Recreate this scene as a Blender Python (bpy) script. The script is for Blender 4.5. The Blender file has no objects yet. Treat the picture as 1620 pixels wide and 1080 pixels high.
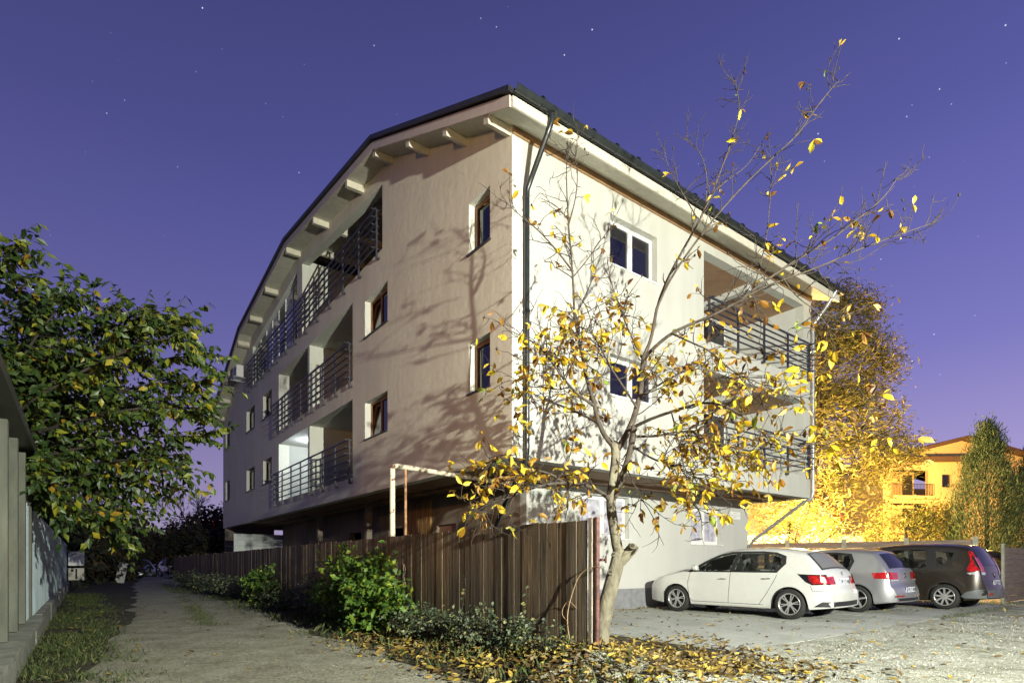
import bpy, bmesh, math, random
import numpy as np
from mathutils import Vector, Matrix
from mathutils.geometry import tessellate_polygon
R_ = math.radians
sc = bpy.context.scene
COL = sc.collection

# ------------------------------------------------------------------ camera
cam_d = bpy.data.cameras.new('camera')
cam = bpy.data.objects.new('camera', cam_d); COL.objects.link(cam)
cam.location = (0, 0, 1.25); cam.rotation_euler = (R_(90), 0, 0)
cam_d.sensor_width = 36; cam_d.lens = 36*903/1620; cam_d.shift_y = 350/1620
cam_d.clip_start = 0.05; cam_d.clip_end = 600
sc.camera = cam
sc.view_settings.view_transform = 'Standard'; sc.view_settings.look = 'None'
sc.view_settings.exposure = 0; sc.view_settings.gamma = 1

# ------------------------------------------------------------------ dusk sky with stars
w = bpy.data.worlds.new('World'); sc.world = w; w.use_nodes = True
nt = w.node_tree; nt.nodes.clear()
def N(t, **k):
    n = nt.nodes.new(t)
    for a, b in k.items(): setattr(n, a, b)
    return n
L = nt.links.new
tc = N('ShaderNodeTexCoord'); sep = N('ShaderNodeSeparateXYZ'); L(tc.outputs['Generated'], sep.inputs[0])
rmp = N('ShaderNodeValToRGB'); L(sep.outputs['Z'], rmp.inputs[0])
els = [(0.0, (.28, .23, .37)), (.05, (.37, .32, .52)), (.142, (.30, .255, .49)), (.30, (.162, .155, .42)), (.438, (.112, .113, .355)), (.55, (.080, .084, .285)), (.71, (.053, .058, .20)), (1, (.045, .045, .15))]
cr = rmp.color_ramp
while len(cr.elements) < len(els): cr.elements.new(.5)
for e, (p, c) in zip(cr.elements, els): e.position = p; e.color = (*c, 1)
# brighter to the right (west, after sunset)
mr = N('ShaderNodeMapRange'); L(sep.outputs['X'], mr.inputs['Value'])
for k, v in (('From Min', -.7), ('From Max', .75), ('To Min', .82), ('To Max', 1.32)): mr.inputs[k].default_value = v
mr2 = N('ShaderNodeMapRange'); L(sep.outputs['Y'], mr2.inputs['Value'])      # darker behind the camera, away from the afterglow
for k, v in (('From Min', -.8), ('From Max', .25), ('To Min', .40), ('To Max', 1.0)): mr2.inputs[k].default_value = v
mm = N('ShaderNodeMath', operation='MULTIPLY'); L(mr.outputs[0], mm.inputs[0]); L(mr2.outputs[0], mm.inputs[1])
mul = N('ShaderNodeVectorMath', operation='SCALE'); L(rmp.outputs[0], mul.inputs[0]); L(mm.outputs[0], mul.inputs['Scale'])
vor = N('ShaderNodeTexVoronoi'); vor.inputs['Scale'].default_value = 58
mp = N('ShaderNodeMapping'); mp.inputs['Scale'].default_value = (1, 1, 1); L(tc.outputs['Generated'], mp.inputs[0]); L(mp.outputs[0], vor.inputs['Vector'])
lt = N('ShaderNodeMapRange'); L(vor.outputs['Distance'], lt.inputs['Value'])
for k, v in (('From Min', .06), ('From Max', .03), ('To Min', 0), ('To Max', 1)): lt.inputs[k].default_value = v
sp2 = N('ShaderNodeSeparateXYZ'); L(vor.outputs['Color'], sp2.inputs[0])
pw = N('ShaderNodeMath', operation='POWER'); L(sp2.outputs['X'], pw.inputs[0]); pw.inputs[1].default_value = 3.5
m2 = N('ShaderNodeMath', operation='MULTIPLY'); L(pw.outputs[0], m2.inputs[0]); L(lt.outputs[0], m2.inputs[1])
add = N('ShaderNodeVectorMath', operation='ADD'); L(mul.outputs[0], add.inputs[0]); L(m2.outputs[0], add.inputs[1])
bg = N('ShaderNodeBackground'); L(add.outputs[0], bg.inputs[0]); bg.inputs[1].default_value = 1.0
ow = N('ShaderNodeOutputWorld'); L(bg.outputs[0], ow.inputs[0])

# ------------------------------------------------------------------ frame of the building: x' along the cream-white facade, y' along the lane
TH = math.atan2(.5996, .8002)
DR = Vector((math.cos(TH), math.sin(TH), 0)); DL = Vector((-math.sin(TH), math.cos(TH), 0)); CO = Vector((0, 10.51, 0))
def B(d, s, z=0.0): return CO + DR*d + DL*s + Vector((0, 0, z))
def P(u, v, Z): return Vector(((u-810)/903*Z, Z, 1.25+(890-v)/903*Z))

# ------------------------------------------------------------------ lamps of the place (street lights), and an added lane fill
def lamp(name, loc, power, col, kind='POINT', radius=.12, target=None, size=None, blend=1.0):
    ld = bpy.data.lights.new(name, kind); ld.energy = power; ld.color = col; ld.shadow_soft_size = radius
    o = bpy.data.objects.new(name, ld); COL.objects.link(o); o.location = loc
    if kind == 'SPOT':
        ld.spot_size = R_(size); ld.spot_blend = blend
        o.rotation_euler = (Vector(target)-Vector(loc)).to_track_quat('-Z', 'Y').to_euler()
    return o
lamp('street_light', B(-2.9, -15.5, 4.5), 15000, (1, .965, .84), 'SPOT', .05, B(7.0, 2, 5), 116, 1.0)
lamp('lane_fill', B(-2.9, -15.6, 4.6), 11500, (.97, 1, .80), 'POINT', .05)  # added fill beside the street light, brightens the lane and its left side
lamp('sodium_front', (-5, -4, 5.5), 2500, (1, .55, .22), 'SPOT', .4, B(0, 1.9, 5.8), 54, 1.0)
lamp('sodium_yard', (13.6, 26.6, 3.6), 15500, (1, .62, .22), 'POINT', .3)
lamp('sodium_far', (31, 37, 6.0), 26000, (1, .54, .13), 'POINT', .4)
# ------------------------------------------------------------------ helpers
def tag(o, label=None, cat=None, group=None, kind=None):
    if label: o['label'] = label
    if cat: o['category'] = cat
    if group: o['group'] = group
    if kind: o['kind'] = kind
    return o
def thing(name, label, cat, loc=(0, 0, 0), rz=0, group=None):
    o = bpy.data.objects.new(name, None); COL.objects.link(o); o.location = loc; o.rotation_euler = (0, 0, rz)
    o.empty_display_size = .3
    return tag(o, label, cat, group)
def link(name, me, parent=None, mats=()):
    for m in mats: me.materials.append(m)
    o = bpy.data.objects.new(name, me); COL.objects.link(o)
    if parent: o.parent = parent
    return o
def copy_tree(o, parent=None):
    c = o.copy(); COL.objects.link(c); c.parent = parent
    for ch in [x for x in list(COL.objects) if x.parent == o]: copy_tree(ch, c)
    return c
class MB:
    def __init__(s): s.v = []; s.f = []; s.m = []; s.sm = []
    def add(s, vs, fs, mi=0, smooth=False):
        b = len(s.v); s.v += [tuple(x) for x in vs]
        for f in fs: s.f.append(tuple(b+i for i in f)); s.m.append(mi); s.sm.append(smooth)
    def box(s, x0, x1, y0, y1, z0, z1, mi=0):
        s.add([(x0, y0, z0), (x1, y0, z0), (x1, y1, z0), (x0, y1, z0), (x0, y0, z1), (x1, y0, z1), (x1, y1, z1), (x0, y1, z1)],
              [(0, 3, 2, 1), (4, 5, 6, 7), (0, 1, 5, 4), (1, 2, 6, 5), (2, 3, 7, 6), (3, 0, 4, 7)], mi)
    def beam(s, a, b, wd, ht, mi=0, up=(0, 0, 1)):
        a = Vector(a); b = Vector(b); d = (b-a).normalized(); u = Vector(up); r = d.cross(u)
        if r.length < 1e-4: r = d.cross(Vector((1, 0, 0)))
        r.normalize(); u = r.cross(d); r *= wd/2; u *= ht/2
        vs = [a-r-u, a+r-u, a+r+u, a-r+u, b-r-u, b+r-u, b+r+u, b-r+u]
        s.add(vs, [(3, 2, 1, 0), (4, 5, 6, 7), (0, 1, 5, 4), (1, 2, 6, 5), (2, 3, 7, 6), (3, 0, 4, 7)], mi)
    def tube(s, pts, rad, n=8, mi=0, cap=True):
        pts = [Vector(p) for p in pts]
        if not hasattr(rad, '__len__'): rad = [rad]*len(pts)
        d0 = (pts[1]-pts[0]).normalized(); u = d0.orthogonal().normalized(); rings = []
        for i, p in enumerate(pts):
            d = (pts[min(i+1, len(pts)-1)]-pts[max(i-1, 0)])
            if d.length < 1e-7: d = d0
            d.normalize(); u = (u-d*u.dot(d))
            if u.length < 1e-5: u = d.orthogonal()
            u.normalize(); vv = d.cross(u)
            rings.append([p+(u*math.cos(2*math.pi*k/n)+vv*math.sin(2*math.pi*k/n))*rad[i] for k in range(n)])
        fs = []
        for i in range(len(pts)-1):
            for k in range(n): fs.append((i*n+k, i*n+(k+1) % n, (i+1)*n+(k+1) % n, (i+1)*n+k))
        s.add([q for r in rings for q in r], fs, mi, True)
        if cap:
            s.add(rings[0], [tuple(range(n-1, -1, -1))], mi); s.add(rings[-1], [tuple(range(n))], mi)
    def slab(s, outline, holes, fn, t0, t1, mi=0, sidemi=None):
        """polygon with holes, fn(a,b,t)->3d, thickness t0..t1"""
        loops = [[Vector((a, b, 0)) for a, b in outline]]+[[Vector((a, b, 0)) for a, b in h] for h in holes]
        tris = tessellate_polygon(loops); flat = [p for l in loops for p in l]; n = len(flat)
        s.add([fn(p.x, p.y, t0) for p in flat]+[fn(p.x, p.y, t1) for p in flat],
              [tuple(t) for t in tris]+[tuple(n+i for i in reversed(t)) for t in tris], mi)
        for l in loops:
            k = len(l)
            s.add([fn(p.x, p.y, t0) for p in l]+[fn(p.x, p.y, t1) for p in l],
                  [(i, (i+1) % k, k+(i+1) % k, k+i) for i in range(k)], mi if sidemi is None else sidemi)
    def build(s, name, mats, parent=None, bevel=0):
        me = bpy.data.meshes.new(name); me.from_pydata(s.v, [], s.f)
        if not isinstance(mats, (list, tuple)): mats = [mats]
        for m in mats: me.materials.append(m)
        me.polygons.foreach_set('material_index', s.m); me.polygons.foreach_set('use_smooth', s.sm)
        me.update()
        bm = bmesh.new(); bm.from_mesh(me); bmesh.ops.recalc_face_normals(bm, faces=bm.faces); bm.to_mesh(me); bm.free()
        o = bpy.data.objects.new(name, me); COL.objects.link(o)
        if parent: o.parent = parent
        if bevel:
            b = o.modifiers.new('bevel', 'BEVEL'); b.width = bevel; b.segments = 2; b.limit_method = 'ANGLE'; b.angle_limit = R_(40)
        return o

def newmat(name):
    m = bpy.data.materials.new(name); m.use_nodes = True; n = m.node_tree; bs = n.nodes['Principled BSDF']; return m, n, bs
def mat(name, col, rough=.7, metal=0, var=.12, scale=6, bump=.0, bscale=60, col2=None, stretch=(1, 1, 1), spec=.5, coat=0, detail=6, island=None, trans=0):
    m, n, bs = newmat(name); ln = n.links.new; nd = n.nodes.new
    tc = nd('ShaderNodeTexCoord'); mp = nd('ShaderNodeMapping'); mp.inputs['Scale'].default_value = stretch; ln(tc.outputs['Object'], mp.inputs[0])
    nz = nd('ShaderNodeTexNoise'); nz.inputs['Scale'].default_value = scale; nz.inputs['Detail'].default_value = detail; nz.inputs['Roughness'].default_value = .6; ln(mp.outputs[0], nz.inputs['Vector'])
    rp = nd('ShaderNodeValToRGB'); ln(nz.outputs['Fac'], rp.inputs[0])
    c2 = col2 if col2 else tuple(c*(1-2.2*var) for c in col)
    rp.color_ramp.elements[0].position = .3; rp.color_ramp.elements[0].color = (*c2, 1)
    rp.color_ramp.elements[1].position = .7; rp.color_ramp.elements[1].color = (*(tuple(min(1, c*(1+var)) for c in col) if not col2 else col), 1)
    out = rp.outputs[0]
    if island:
        g = nd('ShaderNodeNewGeometry'); r2 = nd('ShaderNodeValToRGB'); ln(g.outputs['Random Per Island'], r2.inputs[0])
        r2.color_ramp.interpolation = 'LINEAR'
        while len(r2.color_ramp.elements) < len(island): r2.color_ramp.elements.new(.5)
        for e, (p, c) in zip(r2.color_ramp.elements, island): e.position = p; e.color = (*c, 1)
        mx = nd('ShaderNodeMixRGB'); mx.blend_type = 'MULTIPLY'; mx.inputs[0].default_value = 1
        mv = nd('ShaderNodeMapRange'); ln(nz.outputs['Fac'], mv.inputs['Value'])
        for k, v in (('From Min', .3), ('From Max', .7), ('To Min', 1-var*1.5), ('To Max', 1+var)): mv.inputs[k].default_value = v
        ln(r2.outputs[0], mx.inputs[1]); ln(mv.outputs[0], mx.inputs[2]); out = mx.outputs[0]
    ln(out, bs.inputs['Base Color'])
    bs.inputs['Roughness'].default_value = rough; bs.inputs['Metallic'].default_value = metal
    bs.inputs['Specular IOR Level'].default_value = spec; bs.inputs['Coat Weight'].default_value = coat
    if bump:
        n2 = nd('ShaderNodeTexNoise'); n2.inputs['Scale'].default_value = bscale; n2.inputs['Detail'].default_value = 5; ln(mp.outputs[0], n2.inputs['Vector'])
        bp = nd('ShaderNodeBump'); bp.inputs['Strength'].default_value = bump; bp.inputs['Distance'].default_value = .02
        ln(n2.outputs['Fac'], bp.inputs['Height']); ln(bp.outputs[0], bs.inputs['Normal'])
    if trans:   # thin leaves let some light through
        tr = nd('ShaderNodeBsdfTranslucent'); ms = nd('ShaderNodeMixShader'); ms.inputs[0].default_value = trans
        ln(out, tr.inputs[0]); ln(bs.outputs[0], ms.inputs[1]); ln(tr.outputs[0], ms.inputs[2]); ln(ms.outputs[0], n.nodes['Material Output'].inputs[0])
    return m

def plaster(name, base, streak, amt=.5, bump=.25):
    """rough render with broad blotches and vertical rain streaks"""
    m, n, bs = newmat(name); ln = n.links.new; nd = n.nodes.new
    tc = nd('ShaderNodeTexCoord')
    def noise(sc_, st, det=5):
        mp = nd('ShaderNodeMapping'); mp.inputs['Scale'].default_value = st; ln(tc.outputs['Object'], mp.inputs[0])
        z = nd('ShaderNodeTexNoise'); z.inputs['Scale'].default_value = sc_; z.inputs['Detail'].default_value = det; ln(mp.outputs[0], z.inputs['Vector']); return z.outputs['Fac']
    a = noise(1.0, (3.2, 3.2, .28), 6); b = noise(.7, (1, 1, 1), 4)
    ad = nd('ShaderNodeMath'); ad.operation = 'ADD'; ln(a, ad.inputs[0]); ln(b, ad.inputs[1])
    mr = nd('ShaderNodeMapRange'); ln(ad.outputs[0], mr.inputs['Value'])
    for k, v in (('From Min', .8), ('From Max', 1.25), ('To Min', 0), ('To Max', amt)): mr.inputs[k].default_value = v
    mx = nd('ShaderNodeMixRGB'); ln(mr.outputs[0], mx.inputs[0]); mx.inputs[1].default_value = (*base, 1); mx.inputs[2].default_value = (*streak, 1)
    ln(mx.outputs[0], bs.inputs['Base Color']); bs.inputs['Roughness'].default_value = .92; bs.inputs['Specular IOR Level'].default_value = .2
    f = noise(90, (1, 1, 1), 4); g2 = noise(5, (1, 1, 1), 3)
    s1 = nd('ShaderNodeMath'); s1.operation = 'MULTIPLY_ADD'; ln(g2, s1.inputs[0]); s1.inputs[1].default_value = 2.5; ln(f, s1.inputs[2])
    bp = nd('ShaderNodeBump'); bp.inputs['Strength'].default_value = bump; bp.inputs['Distance'].default_value = .01; ln(s1.outputs[0], bp.inputs['Height']); ln(bp.outputs[0], bs.inputs['Normal'])
    return m

def glass(name, col=(.01, .01, .02), rough=.03, clear=0.0):
    m, n, bs = newmat(name); ln = n.links.new; nd = n.nodes.new
    bs.inputs['Base Color'].default_value = (*col, 1); bs.inputs['Roughness'].default_value = rough
    bs.inputs['Specular IOR Level'].default_value = .9 if rough < .05 else .45
    if clear:
        tr = nd('ShaderNodeBsdfTransparent'); tr.inputs[0].default_value = (.8, .85, .82, 1)
        ms = nd('ShaderNodeMixShader'); ms.inputs[0].default_value = clear; ln(bs.outputs[0], ms.inputs[1]); ln(tr.outputs[0], ms.inputs[2]); ln(ms.outputs[0], n.nodes['Material Output'].inputs[0])
    return m
def emis(name, col, st):
    m, n, bs = newmat(name); bs.inputs['Base Color'].default_value = (*col, 1); bs.inputs['Emission Color'].default_value = (*col, 1); bs.inputs['Emission Strength'].default_value = st; return m

M = {}
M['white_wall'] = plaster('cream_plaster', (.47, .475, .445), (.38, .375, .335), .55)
M['side_wall'] = plaster('weathered_plaster_brightened', (.74, .70, .57), (.60, .545, .43), .6, .3)  # same cream paint, lightened to make up for the grazing lamplight
M['ground_wall'] = plaster('ground_floor_plaster', (.50, .51, .49), (.42, .425, .40), .4)
M['inner_wall'] = plaster('undercroft_plaster', (.26, .22, .18), (.15, .12, .09), .8)  # plaster darkened, so shade under the overhang is in the colour
M['plinth'] = mat('grey_plinth', (.22, .23, .25), .9, bump=.2)
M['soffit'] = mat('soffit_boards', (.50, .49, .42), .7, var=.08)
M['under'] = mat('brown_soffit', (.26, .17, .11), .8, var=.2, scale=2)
M['cream'] = mat('cream_paint', (.60, .57, .47), .5, var=.05)
M['rake'] = mat('pinkish_board', (.55, .47, .42), .6, var=.06)
M['roof'] = mat('dark_roof_sheet', (.03, .03, .034), .45, var=.2)
M['gutter'] = mat('dark_gutter_metal', (.035, .042, .045), .3, metal=.4, var=.15)
M['rail'] = mat('painted_steel', (.05, .05, .065), .45, metal=.3, var=.1)
M['brown_frame'] = mat('brown_window_frame', (.22, .11, .05), .45, var=.1)
M['white_frame'] = mat('white_window_frame', (.78, .79, .78), .35, var=.03)
M['glass'] = glass('window_glass', (.008, .008, .014))
M['curtain_glass'] = mat('curtained_glass', (.50, .50, .58), .12, var=.25, scale=5, detail=8, spec=.8)
M['dark'] = mat('dark_interior', (.02, .02, .02), .9)
M['galv'] = mat('galvanised_pipe', (.42, .44, .46), .35, metal=.6, var=.15)
M['shade_brown'] = plaster('balcony_shade_brown', (.34, .22, .14), (.24, .15, .09), .6)  # brown puts the orange-filled shade of the loggia backs into the colour
M['lit_white'] = plaster('balcony_lit_white', (.62, .64, .58), (.5, .5, .45), .4)  # pale tone stands for the brighter light on loggia sides and reveals
# ------------------------------------------------------------------ apartment building
bld = thing('apartment_building', 'three storey cream apartment block with railed balconies overhanging its ground floor', 'building', CO, TH)
LEN = 27.3; WID = 11.32
U = [(-.65, 9.0), (5.1, 11.6), (12.9, 12.58), (20.4, 11.88), (27.95, 9.05)]
def Uz(s):
    for (a, za), (b, zb) in zip(U, U[1:]):
        if s <= b: return za+(zb-za)*(s-a)/(b-a)
    return U[-1][1]
def fL(a, b, t): return (t, a, b)       # lane facade: a = s, b = z, t = depth
def fR(a, b, t): return (a, t, b)       # street facade: a = x, b = z
def rect(a0, a1, b0, b1): return [(a0, b0), (a1, b0), (a1, b1), (a0, b1)]
winL = []
for z0, z1 in ((4.69, 5.73), (7.53, 8.58)):
    winL += [(.71, 1.47, z0, z1, 1), (5.39, 6.88, z0, z1, 2), (16.85, 18.3, z0, z1, 2), (19.83, 21.5, z0, z1, 2), (25.5, 26.6, z0, z1, 1)]
balL = [(7.8, 15.75, 3.75, 6.05), (7.8, 15.75, 6.6, 8.88)]
top3 = [(5.71, 9.55), (12.65, 9.55), (12.65, 12.05), (5.71, 11.25)]
glz3 = [(13.27, 9.55), (20.2, 9.55), (20.2, 11.35), (13.27, 12.02)]
holes = [rect(a, b, c, d) for a, b, c, d, _ in winL]+[rect(*b) for b in balL]+[top3, glz3]
out = [(0, 3.2), (LEN, 3.2), (LEN, Uz(LEN)+.05), (20.4, 11.93), (12.9, 12.63), (5.1, 11.65), (0, Uz(0)+.05)]
mb = MB(); mb.slab(out, holes, fL, 0, .25, 0, 1); mb.build('wall', [M['side_wall'], M['lit_white']], bld)
winR = [(2.59, 4.12, 7.57, 8.63, 2), (2.59, 4.12, 4.79, 5.68, 2)]
balR = [(5.9, 10.87, 3.85, 6.04), (5.9, 10.87, 6.76, 8.93)]
mb = MB(); mb.slab(rect(.25, WID, 3.2, 9.32), [rect(a, b, c, d) for a, b, c, d, _ in winR]+[rect(*b) for b in balR], fR, 0, .25, 0)
mb.build('wall', M['white_wall'], bld)
mb = MB(); mb.slab([(a, b) for a, b in out], [], fL, WID-.22, WID+.002, 0)
mb.build('wall', M['white_wall'], bld)
mb = MB(); mb.box(.25, WID-.22, LEN-.25, LEN-.002, 3.2, 9.3); mb.build('wall', M['side_wall'], bld)
# underside of the overhang
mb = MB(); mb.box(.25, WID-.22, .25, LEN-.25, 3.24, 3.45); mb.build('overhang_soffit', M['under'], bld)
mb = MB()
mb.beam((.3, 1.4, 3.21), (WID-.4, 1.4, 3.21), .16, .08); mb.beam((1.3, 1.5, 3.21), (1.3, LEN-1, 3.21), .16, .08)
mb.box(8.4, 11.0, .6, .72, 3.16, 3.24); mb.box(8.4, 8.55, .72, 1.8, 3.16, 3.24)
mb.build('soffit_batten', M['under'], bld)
# ground floor, set back under the overhang
gw = [(3.68, 5.49, 1.89, 3.0), (8.23, 9.8, 1.82, 2.92)]
mb = MB(); mb.slab(rect(1.96, WID, .56, 3.24), [rect(*g) for g in gw], fR, 2.05, 2.3, 0); mb.build('ground_floor_wall', M['ground_wall'], bld)
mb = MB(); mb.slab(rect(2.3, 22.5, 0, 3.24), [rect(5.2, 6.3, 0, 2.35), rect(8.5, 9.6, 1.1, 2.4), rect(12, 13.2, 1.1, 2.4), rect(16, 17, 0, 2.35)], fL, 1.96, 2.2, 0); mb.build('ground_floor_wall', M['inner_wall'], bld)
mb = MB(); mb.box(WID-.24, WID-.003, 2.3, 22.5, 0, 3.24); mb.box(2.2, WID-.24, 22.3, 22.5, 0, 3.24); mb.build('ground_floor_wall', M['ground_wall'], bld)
mb = MB(); mb.box(1.94, WID+.01, 2.03, 2.3, 0, .56); mb.build('plinth', M['plinth'], bld)
d = MB(); d.box(2.05, 2.1, 5.2, 6.3, 0, 2.35); dd = d.build('door', M['brown_frame'], bld)
h = MB(); h.box(2.0, 2.05, 5.3, 5.36, .98, 1.12); h.build('handle', M['galv'], dd)
d = MB(); d.box(2.05, 2.1, 16, 17, 0, 2.35); d.build('door', M['brown_frame'], bld)
mat_wood_screen = mat('yellow_brown_boards', (.30, .17, .05), .6, var=.3, scale=3, stretch=(6, 6, .4))
mb = MB()
for k in range(7): mb.box(1.88, 1.95, 6.55+k*.24, 6.75+k*.24, .1, 3.1)
mb.build('timber_screen', mat_wood_screen, bld)
for q in (9.9, 14.9): mb = MB(); mb.box(1.3, 1.5, q, q+.2, 0, 3.2); mb.build('column', M['inner_wall'], bld)

def window(fn, a0, a1, b0, b1, leaves, fm, gm, depth=.17, sill=True, tilt=False, sgn=1, side=1):
    f = MB(); fw = .06; t0, t1 = depth, depth+.06
    def bx(p0, p1, q0, q1, s0, s1, o): o.slab(rect(p0, p1, q0, q1), [], fn, s0, s1)
    n = leaves
    f.slab(rect(a0, a1, b0, b1), [rect(a0+.05+(a1-a0-.1)*k/n+(.02 if k else 0), a0+.05+(a1-a0-.1)*(k+1)/n-(.02 if k < n-1 else 0), b0+.05, b1-.05) for k in range(n)], fn, t0, t1)
    fr = f.build('window', fm, bld)
    for k in range(n):
        p0 = a0+.05+(a1-a0-.1)*k/n+(.02 if k else 0); p1 = a0+.05+(a1-a0-.1)*(k+1)/n-(.02 if k < n-1 else 0)
        g = MB(); s_ = MB()
        lean = .16 if (tilt and k == n-1) else 0
        def fn2(a, b, t, lean=lean): return fn(a, b, t+sgn*lean*(b-b0)/(b1-b0))
        s_.slab(rect(p0-.012, p1+.012, b0+.038, b1-.038), [rect(p0+.05, p1-.05, b0+.1, b1-.1)], fn2, t0-.03, t0-.001)
        s_.build('sash', fm, fr)
        g.slab(rect(p0+.04, p1-.04, b0+.09, b1-.09), [], fn2, t0+.004, t0+.016); g.build('pane', gm, fr)
    bk = MB(); bk.slab(rect(a0, a1, b0, b1), [], fn, t1+.35, t1+.36); bk.build('dark_backing', M['dark'], fr)  # dark sheet standing for the unlit room behind the pane
    if sill:
        s_ = MB(); s_.slab(rect(a0-.04, a1+.04, b0-.025, b0+.004), [], fn, -.05, t0-.002); s_.build('sill', M['white_frame'] if fm == M['white_frame'] else M['rail'], fr)
    return fr
for i, (a, b, c, d_, n) in enumerate(winL): window(fL, a, b, c, d_, n, M['brown_frame'], M['glass'], tilt=(n == 2 and a < 8), sgn=1)
for a, b, c, d_, n in winR: window(fR, a, b, c, d_, n, M['white_frame'], M['glass'], depth=.16)
for a, b, c, d_ in gw:
    window(lambda p, q, t: (p, t+2.05, q), a, b, c, d_, 2, M['white_frame'], M['curtain_glass'], depth=.16)
mb = MB(); mb.box(.0, 2.6, 26.7, 26.9, 0, 3.235); mb.build('ground_floor_wall', M['inner_wall'], bld)  # wall added to hide the sky and darken the gap above the panel
# loggias on the lane side
def loggia(s0, s1, z0, z1, depth=1.65, part=None, ztop=None):
    zt = z1 if ztop is None else ztop
    m = MB()
    m.box(depth, depth+.1, s0-.2, s1+.2, z0-.1, zt+.3, 0)                       # back wall
    m.box(.251, depth, s0-.2, s0, z0-.1, zt+.3, 1); m.box(.251, depth, s1, s1+.2, z0-.1, zt+.3, 1)
    m.box(.251, depth, s0, s1, z0-.14, z0, 2)
    if ztop is None: m.box(.251, depth, s0, s1, z1, z1+.12, 1)
    if part: m.box(.02, depth, part, part+.2, z0+.001, z1-.001, 1)
    o = m.build('balcony', [M['shade_brown'], M['lit_white'], M['plinth']], bld)
    for a in ((s0+1.2, s0+2.9) if s1-s0 > 6 else (s0+1,)):
        dm = MB(); dm.box(depth-.05, depth-.002, a, a+.9, z0+.001, z0+2.05); dr_ = dm.build('balcony_door', M['brown_frame'], o)
        g = MB(); g.box(depth-.06, depth-.051, a+.1, a+.8, z0+.3, z0+1.95); g.build('pane', M['glass'], dr_)
    return o
loggia(*balL[0], part=11.86); loggia(*balL[1], part=11.86)
loggia(5.71, 12.65, 9.55, 11.3, depth=2.0, ztop=11.9)
m = MB()
for s in (7.4, 9.6, 11.7): m.box(.26, 2.0, s, s+.12, Uz(s)-.32, Uz(s)-.12)
m.build('roof_beam', M['cream'], bld)
# glazed top floor
m = MB(); k = 7; sm = [13.27+(20.2-13.27)*i/k for i in range(k+1)]
def zt3(s): return 12.02+(11.35-12.02)*(s-13.27)/(20.2-13.27)
m.box(.12, .18, 13.27, 20.2, 9.551, 9.63); m.beam((.15, 13.27, zt3(13.27)-.04), (.15, 20.2, zt3(20.2)-.04), .06, .08)
for s in sm: m.box(.115, .185, max(13.275, s-.035), min(20.195, s+.035), 9.6, zt3(s)-.01)
gl = m.build('glazed_front', M['white_frame'], bld)
for i in range(k):
    g = MB(); s0, s1 = sm[i]+.035, sm[i+1]-.035
    g.slab([(s0, 9.63), (s1, 9.63), (s1, zt3(s1)-.08), (s0, zt3(s0)-.08)], [], fL, .14, .15)
    g.build('pane', M['curtain_glass'] if i in (1, 3, 4) else M['glass'], gl)
# loggias on the street side
for (x0, x1, z0, z1) in balR:
    m = MB(); y1 = 2.1
    m.box(x0-.2, x1+.15, y1, y1+.1, z0-.1, z1+.2, 1); m.box(x0-.2, x0, .251, y1, z0-.1, z1+.2, 1); m.box(x1, x1+.15, .251, y1, z0-.1, z1+.2, 1)
    m.box(x0, x1, .251, y1, z0-.14, z0, 2); m.box(x0, x1, .251, y1, z1, z1+.12, 0)
    m.box(x0+2.4, x0+2.6, .27, y1-.01, z1-.16, z1-.001, 1)
    o = m.build('balcony', [M['shade_brown'], M['ground_wall'], M['plinth']], bld)
    dm = MB(); dm.box(x0+.5, x0+1.5, y1-.06, y1-.003, z0+.003, z0+2.05); dr_ = dm.build('balcony_door', M['white_frame'], o)
    g = MB(); g.box(x0+.6, x0+1.4, y1-.075, y1-.062, z0+.3, z0+1.95); g.build('pane', M['glass'], dr_)
    dm = MB(); dm.box(x0+2.7, x0+4.1, y1-.06, y1-.003, z0+.95, z0+2.05); dr_ = dm.build('balcony_window', M['white_frame'], o)
    g = MB(); g.box(x0+2.8, x0+4.0, y1-.075, y1-.062, z0+1.03, z0+1.97); g.build('pane', M['glass'], dr_)
# railings
def railing(fn, a0, a1, z0, z1, n, off, nb=6, endret=True):
    m = MB(); zs = [z0+.12+(z1-z0-.12)*i/(nb-1) for i in range(nb)]
    for i, z in enumerate(zs): m.beam(fn(a0-.06, z, -off), fn(a1+.06, z, -off), .035, .028 if i < nb-1 else .045)
    for k in range(n+1):
        a = a0+(a1-a0)*k/n
        m.beam(fn(a, z0-.16, -off+.045), fn(a, z1+.02, -off+.045), .045, .045, up=(1, 0, 0))
        m.beam(fn(a, z0-.12, -off+.06), fn(a, z0-.12, -.001), .05, .05)
    for z in zs:
        for a in (a0, a1): m.beam(fn(a, z, -off-.1), fn(a, z, -.005), .03, .03)
    return m.build('railing', M['rail'], bld)
railing(fL, 7.85, 16.1, 3.72, 4.85, 7, .13); railing(fL, 7.85, 16.1, 6.55, 7.68, 7, .13); railing(fL, 5.9, 20.75, 9.48, 10.62, 12, .13)
railing(fR, 6.0, 11.05, 3.92, 4.83, 4, .13); railing(fR, 6.0, 11.05, 6.84, 7.76, 4, .13)
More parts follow.
